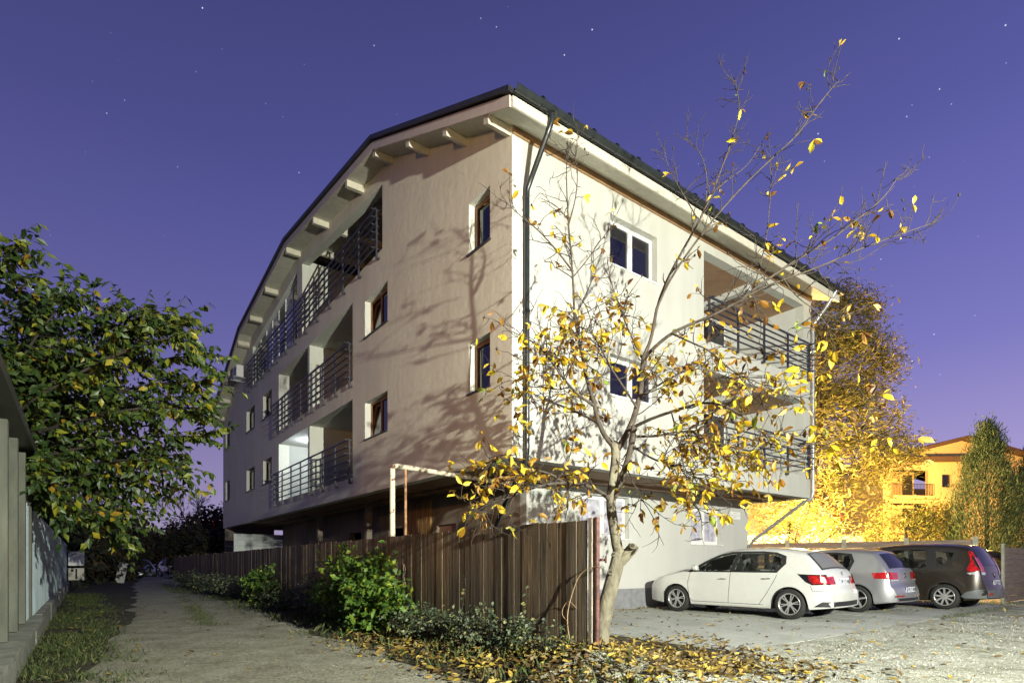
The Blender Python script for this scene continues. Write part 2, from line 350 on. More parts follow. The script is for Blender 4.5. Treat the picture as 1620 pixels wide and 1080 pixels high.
# roof
def strip(lo, hi, x0, x1, ss=None):
    pts = U; m = MB()
    poly = [(s, z+lo) for s, z in pts]+[(s, z+hi) for s, z in reversed(pts)]
    m.slab(poly, [], lambda a, b, t: (t, a, b), x0, x1); return m
strip(0, .16, -.5, WID+.3).build('roof_soffit', M['soffit'], bld)
rf = MB(); pts = [(-.72, 9.17), (5.1, 11.8), (12.9, 12.78), (20.4, 12.08), (28.02, 9.22)]
rf.slab([(s, z) for s, z in pts]+[(s, z+.09) for s, z in reversed(pts)], [], lambda a, b, t: (t, a, b), -.62, WID+.40)
for k in range(25):                                         # standing seams
    x = -.6+k*.49
    for (sa, za), (sb, zb) in zip(pts, pts[1:]): rf.beam((x, sa+.03, za+.09), (x, sb, zb+.09), .03, .03)
rf.build('roof', M['roof'], bld)
strip(-.03, .17, -.545, -.505).build('rake_board', M['rake'], bld)
m = MB(); m.box(-.5, WID+.3, -.69, -.655, 8.98, 9.16); m.build('fascia', M['cream'], bld)
m = MB(); m.box(.004, WID-.01, -.045, -.001, 9.14, 9.3); m.build('wall_plate', mat('brown_wall_plate', (.30, .18, .09), .7), bld)
for s in (.12, 1.6, 3.25, 5.1, 7.0, 9.9, 12.9, 15.9, 18.5, 20.9, 23.2, 25.4, 27.0):
    m = MB(); z = Uz(s)-.01 if abs(s-12.9) > .5 else Uz(s)-.02
    sl = (Uz(s+.05)-Uz(s-.05))/.1
    m.slab([(s-.075, z-.17-.075*sl), (s+.075, z-.17+.075*sl), (s+.075, z+.02+.075*sl), (s-.075, z+.02-.075*sl)], [], fL, -.5, .02)
    m.build('purlin_end', M['cream'], bld)
# gutter (open half round) with joints
g = MB(); n = 9; xs = [-.52, WID+.36]; gy, gz, gr = -.775, 9.255, .085
prof = [(gy+gr*math.cos(a), gz+gr*math.sin(a)) for a in [math.pi+math.pi*i/n for i in range(n+1)]]
pr2 = [(gy+(gr-.008)*(y-gy)/gr, gz+(gr-.008)*(z-gz)/gr) for y, z in prof]
ring = prof+pr2[::-1]; k = len(ring)
g.add([(x, y, z) for x in xs for y, z in ring], [(i, (i+1) % k, k+(i+1) % k, k+i) for i in range(k)]+[tuple(range(k)), tuple(range(2*k-1, k-1, -1))], 0, False)
for i in range(19):
    x = .05+i*.62
    g.tube([(x, gy, gz-.0), (x+.04, gy, gz-.0)], .094, 18)
g.build('gutter', M['gutter'], bld)
d = MB(); d.tube([(.30, gy, 9.2), (.30, gy, 9.05), (.29, -.65, 8.86), (.28, -.25, 8.36), (.28, -.1, 8.18), (.28, -.09, 8.0), (.28, -.09, 3.35), (.28, -.05, 3.1), (.55, .9, 2.55), (.9, 1.9, 1.9), (.95, 1.98, 1.7), (.95, 1.98, .2)], .05, 12)
for z in (7.6, 5.9, 4.2): d.tube([(.28, -.09, z), (.28, -.09, z+.05)], .06, 12); d.beam((.28, -.05, z+.02), (.28, 0, z+.02), .03, .03)
d.tube([(.30, gy, 9.16), (.30, gy, 9.25)], .1, 12)
d.build('downpipe', M['gutter'], bld)
d = MB(); d.tube([(11.25, gy, 9.2), (11.22, -.5, 8.8), (11.24, -.1, 8.4), (11.26, -.09, 8.1), (11.26, -.09, 3.4), (11.26, -.06, 3.2), (11.2, .15, 3.1), (11.25, 1.8, 2.0), (11.26, 1.97, 1.8), (11.26, 1.98, .2)], .05, 12)
for z in (7.6, 5.9, 4.2): d.tube([(11.26, -.09, z), (11.26, -.09, z+.05)], .06, 12)
d.build('downpipe', M['galv'], bld)
# things fixed to the building
ac = thing('air_conditioner', 'cream air conditioner outdoor unit on a bracket near the eave', 'air conditioner', B(-.35, 21.6, 10.15), TH)
m = MB(); m.box(-.16, .16, -.4, .4, 0, .56); m.build('casing', M['white_frame'], ac, .02)
m = MB(); m.tube([(-.17, -.1, .28), (-.185, -.1, .28)], .2, 20); m.build('fan_grille', M['rail'], ac)
m = MB(); m.beam((-.3, -.35, -.02), (.35, -.35, -.02), .04, .04); m.beam((-.3, .35, -.02), (.35, .35, -.02), .04, .04); m.beam((-.28, -.45, -.02), (-.28, .45, -.02), .03, .03); m.build('bracket', M['galv'], ac)
sg = thing('wall_sign', 'two small white notice plates on the pale ground floor wall above the silver pipe', 'sign', B(10.28, 2.045, 2.66), TH)
mk = mat('faded_ink', (.35, .34, .33), .8)
for z0, z1, ll in ((.13, .24, ((.16, .36, .185),)), (0, .11, ((.16, .34, .06),))):
    m = MB(); m.box(0, .56, -.012, 0, z0, z1); pl = m.build('plate', M['white_frame'], sg)
    for a, b, z in ll:
        m = MB()
        for i in range(6): m.box(a+(b-a)*i/6, a+(b-a)*i/6+.022, -.0145, -.0125, z-.008, z+.012)
        m.build('lettering', mk, pl)
# white wall closing the undercroft
wp = MB(); 
for k in range(9): wp.box(-.35, 3.9, 22.62, 22.66+.006*(k % 2), .3*k+.02, .3*k+.31)
o = wp.build('white_panel_wall', mat('white_sheet', (.62, .68, .66), .5, var=.06), None); o.location = CO; o.rotation_euler = (0, 0, TH)
tag(o, 'white boarded wall panel standing behind the wooden fence under the overhang', 'wall')

bl = MB(); bl.tube([(.9, 14.2, 6.0), (.9, 14.2, 6.045)], .11, 16); bl.build('balcony_lamp', emis('lit_lamp', (.85, .93, 1), 6), bld)
lamp('balcony_bulb', B(.9, 14.2, 5.85), 95, (.82, .92, 1), 'POINT', .08)
# ------------------------------------------------------------------ ground
def vnoise(x, y, seed=0):
    """cheap smooth value noise, numpy"""
    x = np.asarray(x, float); y = np.asarray(y, float)
    xi = np.floor(x).astype(np.int64); yi = np.floor(y).astype(np.int64); fx = x-xi; fy = y-yi
    fx = fx*fx*(3-2*fx); fy = fy*fy*(3-2*fy)
    def h(a, b):
        n = (a*374761393+b*668265263+seed*974711) & 0x7fffffff; n = (n ^ (n >> 13))*1274126177 & 0x7fffffff
        return ((n ^ (n >> 16)) & 0xffff)/65535.0
    return (h(xi, yi)*(1-fx)+h(xi+1, yi)*fx)*(1-fy)+(h(xi, yi+1)*(1-fx)+h(xi+1, yi+1)*fx)*fy
def to_ds(x, y):
    rx = x-CO.x; ry = y-CO.y
    return rx*DR.x+ry*DR.y, rx*DL.x+ry*DL.y
def gh(x, y):
    d, s = to_ds(np.asarray(x, float), np.asarray(y, float))
    ridge = np.exp(-((d+1.75)/.75)**2)*(.10+.17*np.exp(-((s+3.7)/1.3)**2))/(1+np.exp(-(s+5.3)*5))
    bank = np.exp(-((d+6.9)/.5)**2)*.03
    near = np.exp(-(((d-2)/22)**2+((s)/26)**2))
    ridge = ridge+.09*np.exp(-((np.asarray(x)-1.1)**2+(np.asarray(y)-7.7)**2)/.8)
    return ridge+bank+near*(.018*vnoise(x*1.3, y*1.3, 3)+.008*vnoise(x*5, y*5, 5))-.014*near
def grid_mesh(name, X, Y, Z, m, smooth=True, mats=None):
    ny, nx = X.shape; v = np.stack([X, Y, Z], -1).reshape(-1, 3)
    i = np.arange(nx*ny).reshape(ny, nx); q = np.stack([i[:-1, :-1], i[:-1, 1:], i[1:, 1:], i[1:, :-1]], -1).reshape(-1, 4)
    me = bpy.data.meshes.new(name); me.from_pydata(v.tolist(), [], q.tolist()); me.polygons.foreach_set('use_smooth', [smooth]*len(q))
    return link(name, me, None, [m])
def ground_mat(name, cols, sc1, stone, bump, dirt=None, wet=.9):
    m, n, bs = newmat(name); ln = n.links.new; nd = n.nodes.new
    tc = nd('ShaderNodeTexCoord')
    def nz(s, det=8, rough=.6):
        z = nd('ShaderNodeTexNoise'); z.inputs['Scale'].default_value = s; z.inputs['Detail'].default_value = det; z.inputs['Roughness'].default_value = rough; ln(tc.outputs['Object'], z.inputs['Vector']); return z.outputs['Fac']
    r = nd('ShaderNodeValToRGB'); ln(nz(sc1, 10, .68), r.inputs[0])
    while len(r.color_ramp.elements) < len(cols): r.color_ramp.elements.new(.5)
    for e, (p, c) in zip(r.color_ramp.elements, cols): e.position = p; e.color = (*c, 1)
    out = r.outputs[0]
    v = nd('ShaderNodeTexVoronoi'); v.inputs['Scale'].default_value = stone; ln(tc.outputs['Object'], v.inputs['Vector'])
    v2 = nd('ShaderNodeTexVoronoi'); v2.inputs['Scale'].default_value = stone*2.7; ln(tc.outputs['Object'], v2.inputs['Vector'])
    hs = nd('ShaderNodeSeparateXYZ'); ln(v.outputs['Color'], hs.inputs[0])
    mr = nd('ShaderNodeMapRange'); ln(hs.outputs['X'], mr.inputs['Value'])
    for k, q in (('From Min', 0), ('From Max', 1), ('To Min', .68), ('To Max', 1.28)): mr.inputs[k].default_value = q
    mx = nd('ShaderNodeVectorMath'); mx.operation = 'SCALE'; ln(out, mx.inputs[0]); ln(mr.outputs[0], mx.inputs['Scale']); out = mx.outputs[0]
    ln(out, bs.inputs['Base Color']); bs.inputs['Roughness'].default_value = wet; bs.inputs['Specular IOR Level'].default_value = .25
    a = nd('ShaderNodeMath'); a.operation = 'ADD'; ln(v.outputs['Distance'], a.inputs[0]); ln(v2.outputs['Distance'], a.inputs[1])
    b = nd('ShaderNodeMath'); b.operation = 'MULTIPLY_ADD'; ln(nz(sc1*3, 6), b.inputs[0]); b.inputs[1].default_value = 2.0; ln(a.outputs[0], b.inputs[2])
    bp = nd('ShaderNodeBump'); bp.inputs['Strength'].default_value = bump; bp.inputs['Distance'].default_value = .03; ln(b.outputs[0], bp.inputs['Height']); ln(bp.outputs[0], bs.inputs['Normal'])
    return m
M['soil'] = ground_mat('dark_soil', [(.3, (.03, .028, .018)), (.5, (.07, .065, .04)), (.7, (.12, .11, .075))], 2.2, 22, .6)
M['lane'] = ground_mat('gravel_dirt', [(.25, (.20, .19, .135)), (.45, (.35, .34, .25)), (.6, (.44, .43, .33)), (.75, (.52, .51, .41))], 1.6, 38, .75)
M['yard'] = ground_mat('pale_gravel', [(.3, (.22, .215, .16)), (.45, (.42, .435, .35)), (.58, (.55, .565, .49)), (.72, (.64, .655, .59))], 1.3, 30, .9)
M['slab'] = ground_mat('stained_concrete', [(.25, (.28, .29, .26)), (.45, (.42, .44, .40)), (.6, (.49, .51, .47)), (.75, (.56, .58, .54))], .9, 120, .12)
def axis(lo, a, b, hi, st, n):
    mid = np.arange(a, b, st); t = np.linspace(0, 1, n+1)[1:]
    return np.concatenate([(a-(a-lo)*t**2.5)[::-1], mid, b+(hi-b)*t**2.5])
ad = axis(-220, -9, 15, 240, .16, 22); as_ = axis(-200, -13, 10, 320, .16, 26)
Dg, Sg = np.meshgrid(ad, as_); Xg = CO.x+Dg*DR.x+Sg*DL.x; Yg = CO.y+Dg*DR.y+Sg*DL.y
tag(grid_mesh('ground', Xg, Yg, gh(Xg, Yg)-.02, M['soil']), kind='structure')
# lane, following its two verges
le = [(-3.6, 3.0), (-4.67, 5.94), (-5.9, 8.2), (-8.9, 13.2), (-13.2, 20.0), (-20.5, 31), (-30, 46), (-43, 68)]
re = [(1.6, 3.0), (-.3, 5.94), (-1.6, 7.6), (-3.3, 9.9), (-5.6, 13.4), (-10.4, 21), (-16.6, 30), (-25, 46), (-38, 68)]
def resamp(pl, n):
    p = np.array(pl, float); L_ = np.concatenate([[0], np.cumsum(np.hypot(*np.diff(p, axis=0).T))]); t = np.linspace(0, 1, n)**1.6*L_[-1]
    return np.stack([np.interp(t, L_, p[:, 0]), np.interp(t, L_, p[:, 1])], -1)
A = resamp(le, 240); Bq = resamp(re, 240); q = np.linspace(0, 1, 40)
X = A[:, :1]*(1-q)+Bq[:, :1]*q; Y = A[:, 1:]*(1-q)+Bq[:, 1:]*q
jx = (vnoise(Y*1.1, X*1.1, 9)-.5)*.5; X = X+jx*(np.abs(q-.5)*2)**4
edge = np.clip((np.abs(q-.5)*2-.9)*10, 0, 1)
rut = -.012*(np.exp(-((q-.28)/.07)**2)+np.exp(-((q-.68)/.07)**2))
tag(grid_mesh('lane', X, Y, gh(X, Y)+.004-edge*.03+rut*.5+.006, M['lane']), kind='structure')
# pale gravel yard in front of the parking slab, running into the lane
ds = np.concatenate([np.linspace(-2.9, 9, 300), np.linspace(9.06, 18, 120), np.linspace(18.5, 60, 30)]); ss = np.concatenate([np.linspace(-16, -10.1, 30), np.linspace(-10, -3.9, 170)])
Dg, Sg = np.meshgrid(ds, ss); Dg = Dg+(vnoise(Dg*0+2, Sg*1.4, 4)-.5)*.5*np.clip(1-(Dg+2.9)/2, 0, 1)
X = CO.x+Dg*DR.x+Sg*DL.x; Y = CO.y+Dg*DR.y+Sg*DL.y
tag(grid_mesh('gravel_yard', X, Y, gh(X, Y)+.014-np.clip((-2.6-Dg)*.12, 0, .05)+(.022*vnoise(X*7, Y*7, 11)*vnoise(X*1.7, Y*1.7, 12)+.012*vnoise(X*15, Y*15, 13)-.012)*np.clip((-3.9-Sg)*1.5, 0, 1), M['yard']), kind='structure')
mb = MB()
for i in range(5):
    for j in range(2):
        d0 = 1.45+i*2.95+(0 if i else -.3); d1 = 1.45+(i+1)*2.95-.012; s0 = -3.94+j*3.0; s1 = min(2.03, s0+2.988)
        mb.box(d0, d1, s0, s1, -.06, .014-.001*((i+j) % 2))
mb.box(16.2, 60, -3.94, 14, -.06, .013)
o = mb.build('parking_slab', M['slab']); o.location = CO; o.rotation_euler = (0, 0, TH); tag(o, kind='structure')
M['paint'] = mat('worn_white_paint', (.56, .57, .52), .8, var=.2, scale=14, col2=(.42, .44, .40))
mb = MB()
for dd in (2.45, 5.42, 8.38, 11.34, 14.3): mb.box(dd-.05, dd+.05, -3.6, 1.9, .017, .019)
o = mb.build('parking_lines', M['paint']); o.location = CO; o.rotation_euler = (0, 0, TH); tag(o, kind='structure')

# ------------------------------------------------------------------ instanced small things baked in one mesh
def scatter(name, tv, tf, pos, axis_, nrm, size, mats, parent=None, smooth=False, bend=None):
    """tv template verts (x along axis_, y across, z along normal)"""
    tv = np.asarray(tv, float); k = len(tv); n = len(pos)
    a = axis_/np.linalg.norm(axis_, axis=1, keepdims=True)
    c = np.cross(nrm, a); c /= np.linalg.norm(c, axis=1, keepdims=True)+1e-9; z = np.cross(a, c)
    size = np.asarray(size).reshape(n, -1); sx = size[:, :1]; sy = size[:, -1:]
    v = pos[:, None]+tv[None, :, 0:1]*(a*sx)[:, None]+tv[None, :, 1:2]*(c*sy)[:, None]+tv[None, :, 2:3]*(z*sx)[:, None]
    v = v.reshape(-1, 3); me = bpy.data.meshes.new(name)
    fl = np.array([i for f in tf for i in f]); ln_ = np.array([len(f) for f in tf])
    loops = (np.arange(n)[:, None]*k+fl[None]).ravel(); cnt = np.tile(ln_, n)
    me.vertices.add(len(v)); me.vertices.foreach_set('co', v.ravel()); me.loops.add(len(loops)); me.loops.foreach_set('vertex_index', loops)
    me.polygons.add(len(cnt)); me.polygons.foreach_set('loop_start', np.concatenate([[0], np.cumsum(cnt)[:-1]])); me.polygons.foreach_set('loop_total', cnt)
    me.update(calc_edges=True); me.validate(); me.polygons.foreach_set('use_smooth', np.full(len(me.polygons), smooth))
    return link(name, me, parent, mats if isinstance(mats, (list, tuple)) else [mats])
LEAF = ([(0, 0, 0), (.3, .2, .05), (.3, -.2, .05), (.36, 0, 0), (.65, .23, .04), (.65, -.23, .04), (.72, 0, -.02), (1, 0, -.12)],
        [(0, 3, 1), (0, 2, 3), (1, 3, 6, 4), (3, 2, 5, 6), (4, 6, 7), (6, 5, 7)])
LEAFS = ([(0, 0, 0), (.45, .26, .06), (.5, 0, 0), (.45, -.26, .06), (1, 0, -.1)], [(0, 2, 1), (2, 4, 1), (0, 3, 2), (3, 4, 2)])
CURL = ([(0, 0, 0), (.3, .24, .16), (.3, -.2, .12), (.36, 0, 0), (.65, .22, .2), (.65, -.24, .15), (.72, 0, .03), (1, .05, .16)],
        [(0, 3, 1), (0, 2, 3), (1, 3, 6, 4), (3, 2, 5, 6), (4, 6, 7), (6, 5, 7)])
BLADE = ([(0, .5, 0), (0, -.5, 0), (.55, 0.0, .1), (1, 0, .45)], [(0, 1, 2), (0, 2, 3)])
STONE = ([(.5, 0, 0), (-.5, .1, 0), (0, .5, .05), (.05, -.5, 0), (.1, 0, .4), (-.15, .1, .3), (0, 0, -.3)],
         [(0, 2, 4), (2, 1, 5), (2, 5, 4), (1, 3, 5), (3, 4, 5), (3, 0, 4), (0, 6, 2), (2, 6, 1), (1, 6, 3), (3, 6, 0)])
rng = np.random.default_rng(7)
def rnd_dir(n, up=0.0, spread=1.0):
    v = rng.normal(size=(n, 3))*spread; v[:, 2] += up; return v/np.linalg.norm(v, axis=1, keepdims=True)

# stones on lane and yard
def stones(name, pts, smin, smax, m):
    n = len(pts); z = gh(pts[:, 0], pts[:, 1])+.012
    a = rnd_dir(n); a[:, 2] *= .2
    nr = np.tile([0, 0, 1.], (n, 1))+rnd_dir(n)*.3
    return tag(scatter(name, *STONE, np.column_stack([pts, z]), a, nr, rng.uniform(smin, smax, (n, 1))*rng.uniform(.6, 1, (n, 1)), m), kind='stuff')
M['stone'] = mat('pale_stones', (.5, .5, .46), .85, island=[(0, (.20, .19, .16)), (.5, (.40, .40, .35)), (1, (.60, .60, .55))])
def ds2xy(d, s): return np.column_stack([CO.x+d*DR.x+s*DL.x, CO.y+d*DR.y+s*DL.y])
n = 9000; d = rng.uniform(-2.5, 11, n); s = -4.1-np.abs(rng.normal(0, 2.4, n)); stones('gravel_stones', ds2xy(d, s), .008, .034, M['stone'])
n = 2600; t = rng.beta(1, 2.2, n); i = (t*200).astype(int); u = rng.uniform(0, 1, (n, 1)); stones('lane_stones', A[i]*(1-u)+Bq[i]*u, .006, .022, mat('lane_grit', (.4, .4, .36), .9, island=[(0, (.12, .12, .10)), (.6, (.27, .27, .23)), (1, (.5, .5, .45))]))

# fallen leaves
M['fallen'] = mat('fallen_leaf', (1, 1, 1), .6, island=[(0, (.04, .03, .015)), (.3, (.12, .075, .025)), (.55, (.26, .17, .04)), (.72, (.38, .27, .05)), (.85, (.50, .38, .06)), (.93, (.34, .28, .14)), (1, (.18, .14, .08))], var=.1, scale=30, trans=.12)
def fallen(name, pts, zs, smin, smax, tilt=.35):
    n = len(pts); a = rnd_dir(n); a[:, 2] *= .25
    nr = np.tile([0, 0, 1.], (n, 1))+rnd_dir(n)*tilt; nr[rng.random(n) < .3] *= [1, 1, -1]
    z = gh(pts[:, 0], pts[:, 1])+.02+zs
    return tag(scatter(name, *CURL, np.column_stack([pts, z]), a, nr, rng.uniform(smin, smax, (n, 1)), M['fallen']), kind='stuff')
n = 2300; d = -2.35+rng.normal(0, .42, n); s = rng.uniform(-5.6, 1.2, n)-.3; keep = (rng.random(n) < np.clip(1.0-(s+1)/3.4, .12, 1)); fallen('fallen_leaves', ds2xy(d, s)[keep], rng.uniform(0, .03, keep.sum()), .045, .13, .7)
n = 2300; xy = np.column_stack([1.9+rng.normal(0, .85, n), 6.75+rng.normal(0, .62, n)]); fallen('fallen_leaves', xy, rng.uniform(0, .025, n), .04, .12, .6)
n = 620; xy = np.column_stack([rng.uniform(.6, 3.4, n), rng.uniform(6.2, 9.6, n)]); fallen('fallen_leaves', xy, rng.uniform(0, .01, n), .06, .12)
n = 520; d = rng.uniform(.5, 13, n); s = rng.uniform(-6.5, 1.9, n); fallen('fallen_leaves', ds2xy(d, s), rng.uniform(0, .008, n), .05, .12)
n = 260; d = rng.uniform(1.9, 12, n); s = 1.98-np.abs(rng.normal(0, .2, n)); fallen('fallen_leaves', ds2xy(d, s), rng.uniform(0, .02, n), .05, .11)
n = 520; d = rng.uniform(-6.6, -3, n); s = rng.uniform(-8, 12, n)**1.0; keep = rng.random(n) < np.exp(-np.minimum(np.abs(d+6.6), np.abs(d+3))/.5)+.08; fallen('fallen_leaves', ds2xy(d, s)[keep], np.zeros(keep.sum()), .05, .11)

# grass
M['grass'] = mat('grass_blades', (1, 1, 1), .7, island=[(0, (.03, .05, .012)), (.5, (.06, .095, .02)), (.8, (.10, .13, .035)), (1, (.22, .20, .09))], trans=.2)
def grass(pts, h0, h1):
    n = len(pts); a = rnd_dir(n, 1.3, .6); nr = rnd_dir(n); nr[:, 2] *= .2
    z = gh(pts[:, 0], pts[:, 1])-.005
    hh = rng.uniform(h0, h1, (n, 1)); return tag(scatter('grass', *BLADE, np.column_stack([pts, z]), a, nr, np.hstack([hh, hh*0+.006]), M['grass']), kind='stuff')
n = 16000; d = -6.45+rng.normal(0, .36, n); s = rng.uniform(-7.5, 20, n); pt = ds2xy(d, s); k = vnoise(pt[:, 0]*1.6, pt[:, 1]*1.6, 2) > .32; grass(pt[k & (d > -6.95)], .03, .11)
n = 9000; d = -2.35+rng.normal(0, .4, n); s = rng.uniform(-5.6, 26, n); pt = ds2xy(d, s); k = vnoise(pt[:, 0]*2, pt[:, 1]*2, 6) > .35; grass(pt[k], .04, .17)
n = 5000; t = rng.uniform(.28, .62, n); i = (t*239).astype(int); u = .5+rng.normal(0, .05, (n, 1)); pt = A[i]*(1-u)+Bq[i]*u; k = vnoise(pt[:, 0]*.8, pt[:, 1]*.8, 8) > .4; grass(pt[k], .03, .09)
n = 2600; d = rng.uniform(9, 15, n); s = -3.95+rng.normal(0, .12, n); pt = ds2xy(d, s); grass(pt, .02, .06)
n = 2600; pt = np.column_stack([rng.uniform(12.5, 20, n), rng.uniform(16.2, 17.0, n)+rng.uniform(0, 1.5, n)]); grass(pt, .03, .10)

# ------------------------------------------------------------------ wooden fence with weathered planks
def wood_mat():
    m, n, bs = newmat('weathered_planks'); ln = n.links.new; nd = n.nodes.new
    tc = nd('ShaderNodeTexCoord'); g = nd('ShaderNodeNewGeometry')
    mp = nd('ShaderNodeMapping'); mp.inputs['Scale'].default_value = (14, 14, .8); ln(tc.outputs['Object'], mp.inputs[0])
    off = nd('ShaderNodeMath'); off.operation = 'MULTIPLY'; ln(g.outputs['Random Per Island'], off.inputs[0]); off.inputs[1].default_value = 37
    cb = nd('ShaderNodeCombineXYZ'); ln(off.outputs[0], cb.inputs[2]); ad_ = nd('ShaderNodeVectorMath'); ln(mp.outputs[0], ad_.inputs[0]); ln(cb.outputs[0], ad_.inputs[1])
    z = nd('ShaderNodeTexNoise'); z.inputs['Scale'].default_value = 1.3; z.inputs['Detail'].default_value = 9; z.inputs['Roughness'].default_value = .68; z.inputs['Distortion'].default_value = .7; ln(ad_.outputs[0], z.inputs['Vector'])
    r = nd('ShaderNodeValToRGB'); ln(z.outputs['Fac'], r.inputs[0])
    for e, (p, c) in zip(r.color_ramp.elements, [(.3, (.042, .033, .022)), (.78, (.33, .265, .175))]): e.position = p; e.color = (*c, 1)
    e = r.color_ramp.elements.new(.5); e.color = (.145, .11, .07, 1)
    r2 = nd('ShaderNodeValToRGB'); ln(g.outputs['Random Per Island'], r2.inputs[0])
    for e, (p, c) in zip(r2.color_ramp.elements, [(0, (.75, .74, .72)), (1, (1.15, 1.03, .92))]): e.position = p; e.color = (*c, 1)
    e = r2.color_ramp.elements.new(.5); e.color = (.95, .95, 1.0, 1)
    mx = nd('ShaderNodeMixRGB'); mx.blend_type = 'MULTIPLY'; mx.inputs[0].default_value = 1; ln(r.outputs[0], mx.inputs[1]); ln(r2.outputs[0], mx.inputs[2])
    # knots
    v = nd('ShaderNodeTexVoronoi'); v.inputs['Scale'].default_value = 1; mp2 = nd('ShaderNodeMapping'); mp2.inputs['Scale'].default_value = (5, 5, 2.4); ln(tc.outputs['Object'], mp2.inputs[0]); ln(mp2.outputs[0], v.inputs['Vector'])
    kr = nd('ShaderNodeMapRange'); ln(v.outputs['Distance'], kr.inputs['Value'])
    for k, q in (('From Min', .05), ('From Max', .13), ('To Min', .25), ('To Max', 1)): kr.inputs[k].default_value = q
    s3 = nd('ShaderNodeVectorMath'); s3.operation = 'SCALE'; ln(mx.outputs[0], s3.inputs[0]); ln(kr.outputs[0], s3.inputs['Scale'])
    ln(s3.outputs[0], bs.inputs['Base Color']); bs.inputs['Roughness'].default_value = .85
    bp = nd('ShaderNodeBump'); bp.inputs['Strength'].default_value = .6; bp.inputs['Distance'].default_value = .008; ln(z.outputs['Fac'], bp.inputs['Height']); ln(bp.outputs[0], bs.inputs['Normal'])
    return m
M['planks'] = wood_mat()
random.seed(4)
FD = -1.65
wf = thing('wooden_fence', 'tall weathered brown plank fence along the lane, ending at a rusty post', 'fence', CO, TH)
mb = MB(); s = -3.66
while s < 34:
    wd = random.uniform(.13, .21); z1 = 1.75-.004*max(0, s)+random.uniform(-.012, .012); t = random.uniform(0, .012); lean = random.uniform(-.006, .006)
    b0 = -.05 if s > -2 else .1
    x0, x1 = FD-t-.022, FD-t; a0, a1 = s+.004, s+wd-.003
    mb.add([(x0, a0, b0), (x1, a0, b0), (x1, a1, b0), (x0, a1, b0), (x0, a0+lean, z1), (x1, a0+lean, z1), (x1, a1+lean, z1+random.uniform(-.006, .006)), (x0, a1+lean, z1)],
           [(0, 3, 2, 1), (4, 5, 6, 7), (0, 1, 5, 4), (1, 2, 6, 5), (2, 3, 7, 6), (3, 0, 4, 7)])
    s += wd+random.choice([.001, .002, .003, .010])
mb.build('planks', M['planks'], wf)
mb = MB()
for z in (.45, 1.45): mb.box(FD+.002, FD+.05, -3.6, 34, z-.04, z+.04)
mb.build('rail', M['planks'], wf)
for s in np.arange(-1.2, 34, 2.4):
    mb = MB(); mb.box(FD+.052, FD+.13, s, s+.08, 0, 1.7); mb.build('post', M['planks'], wf)
M['rust'] = mat('rusty_maroon_steel', (.13, .055, .05), .6, metal=.2, var=.3, scale=20, bump=.2)
mb = MB(); mb.tube([(FD+.01, -3.80, .1), (FD+.01, -3.80, 1.77)], .03, 12); mb.box(FD+.03, FD+.09, -3.85, -3.81, 1.27, 1.30); mb.tube([(FD+.08, -3.87, 1.25), (FD+.08, -3.87, 1.33)], .012, 8); mb.build('end_post', M['rust'], wf)
mb = MB(); mb.box(FD-.03, FD+.02, -3.755, -3.70, .1, 1.765); mb.build('end_batten', mat('pale_split_wood', (.42, .36, .28), .8, var=.3, scale=8, stretch=(8, 8, .8)), wf)
# chalk scratches: a looped D over two leg strokes and a thin v
ck = MB()
def ch(pts, s0=1.03, z0=1.23):
    ck.tube([(FD-.0345, s0-(a)*.011, z0-b*.0115) for a, b in pts], .003, 5)
def loopc(cx, cy, rx, ry, a0, a1, n=10): return [(cx+rx*math.cos(a0+(a1-a0)*i/n), cy+ry*math.sin(a0+(a1-a0)*i/n)) for i in range(n+1)]
for pl in ([(0, 0), (0, 34)], [(0, 0)]+loopc(1, 9, 6, 9, -math.pi/2, math.pi/2)+[(0, 18)], [(0, 19), (5, 22), (5, 32)], [(2, 20), (8, 30), (10, 34)], [(-1, 45), (2, 54), (4, 57), (4.5, 44)]): ch(pl)
ck.build('chalk_scratches', mat('chalk', (.48, .36, .27), .9), wf)

# yellow-white gas pipe
M['pipe'] = mat('flaking_pipe_paint', (.62, .58, .46), .55, var=.1, scale=9, bump=.15, col2=(.16, .07, .03))
M['pipe'].node_tree.nodes['Color Ramp'].color_ramp.elements[0].position = .36; M['pipe'].node_tree.nodes['Color Ramp'].color_ramp.elements[1].position = .42
gp = thing('gas_pipe', 'flaking white gas pipe rising behind the plank fence and bending toward the building', 'pipe', CO, TH)
mb = MB(); mb.tube([(-1.56, 1.75, 0), (-1.56, 1.75, 3.06), (-1.52, 1.76, 3.11), (-1.44, 1.8, 3.13), (-.05, 1.95, 3.10), (1.6, 2.0, 3.06), (1.93, 2.02, 3.05)], .052, 12); mb.build('pipe', M['pipe'], gp)
mb = MB(); mb.tube([(-1.25, 1.82, 0), (-1.25, 1.82, 3.09)], .026, 10); mb.build('support', mat('rusty_support', (.40, .22, .11), .7, var=.35, scale=12), gp)

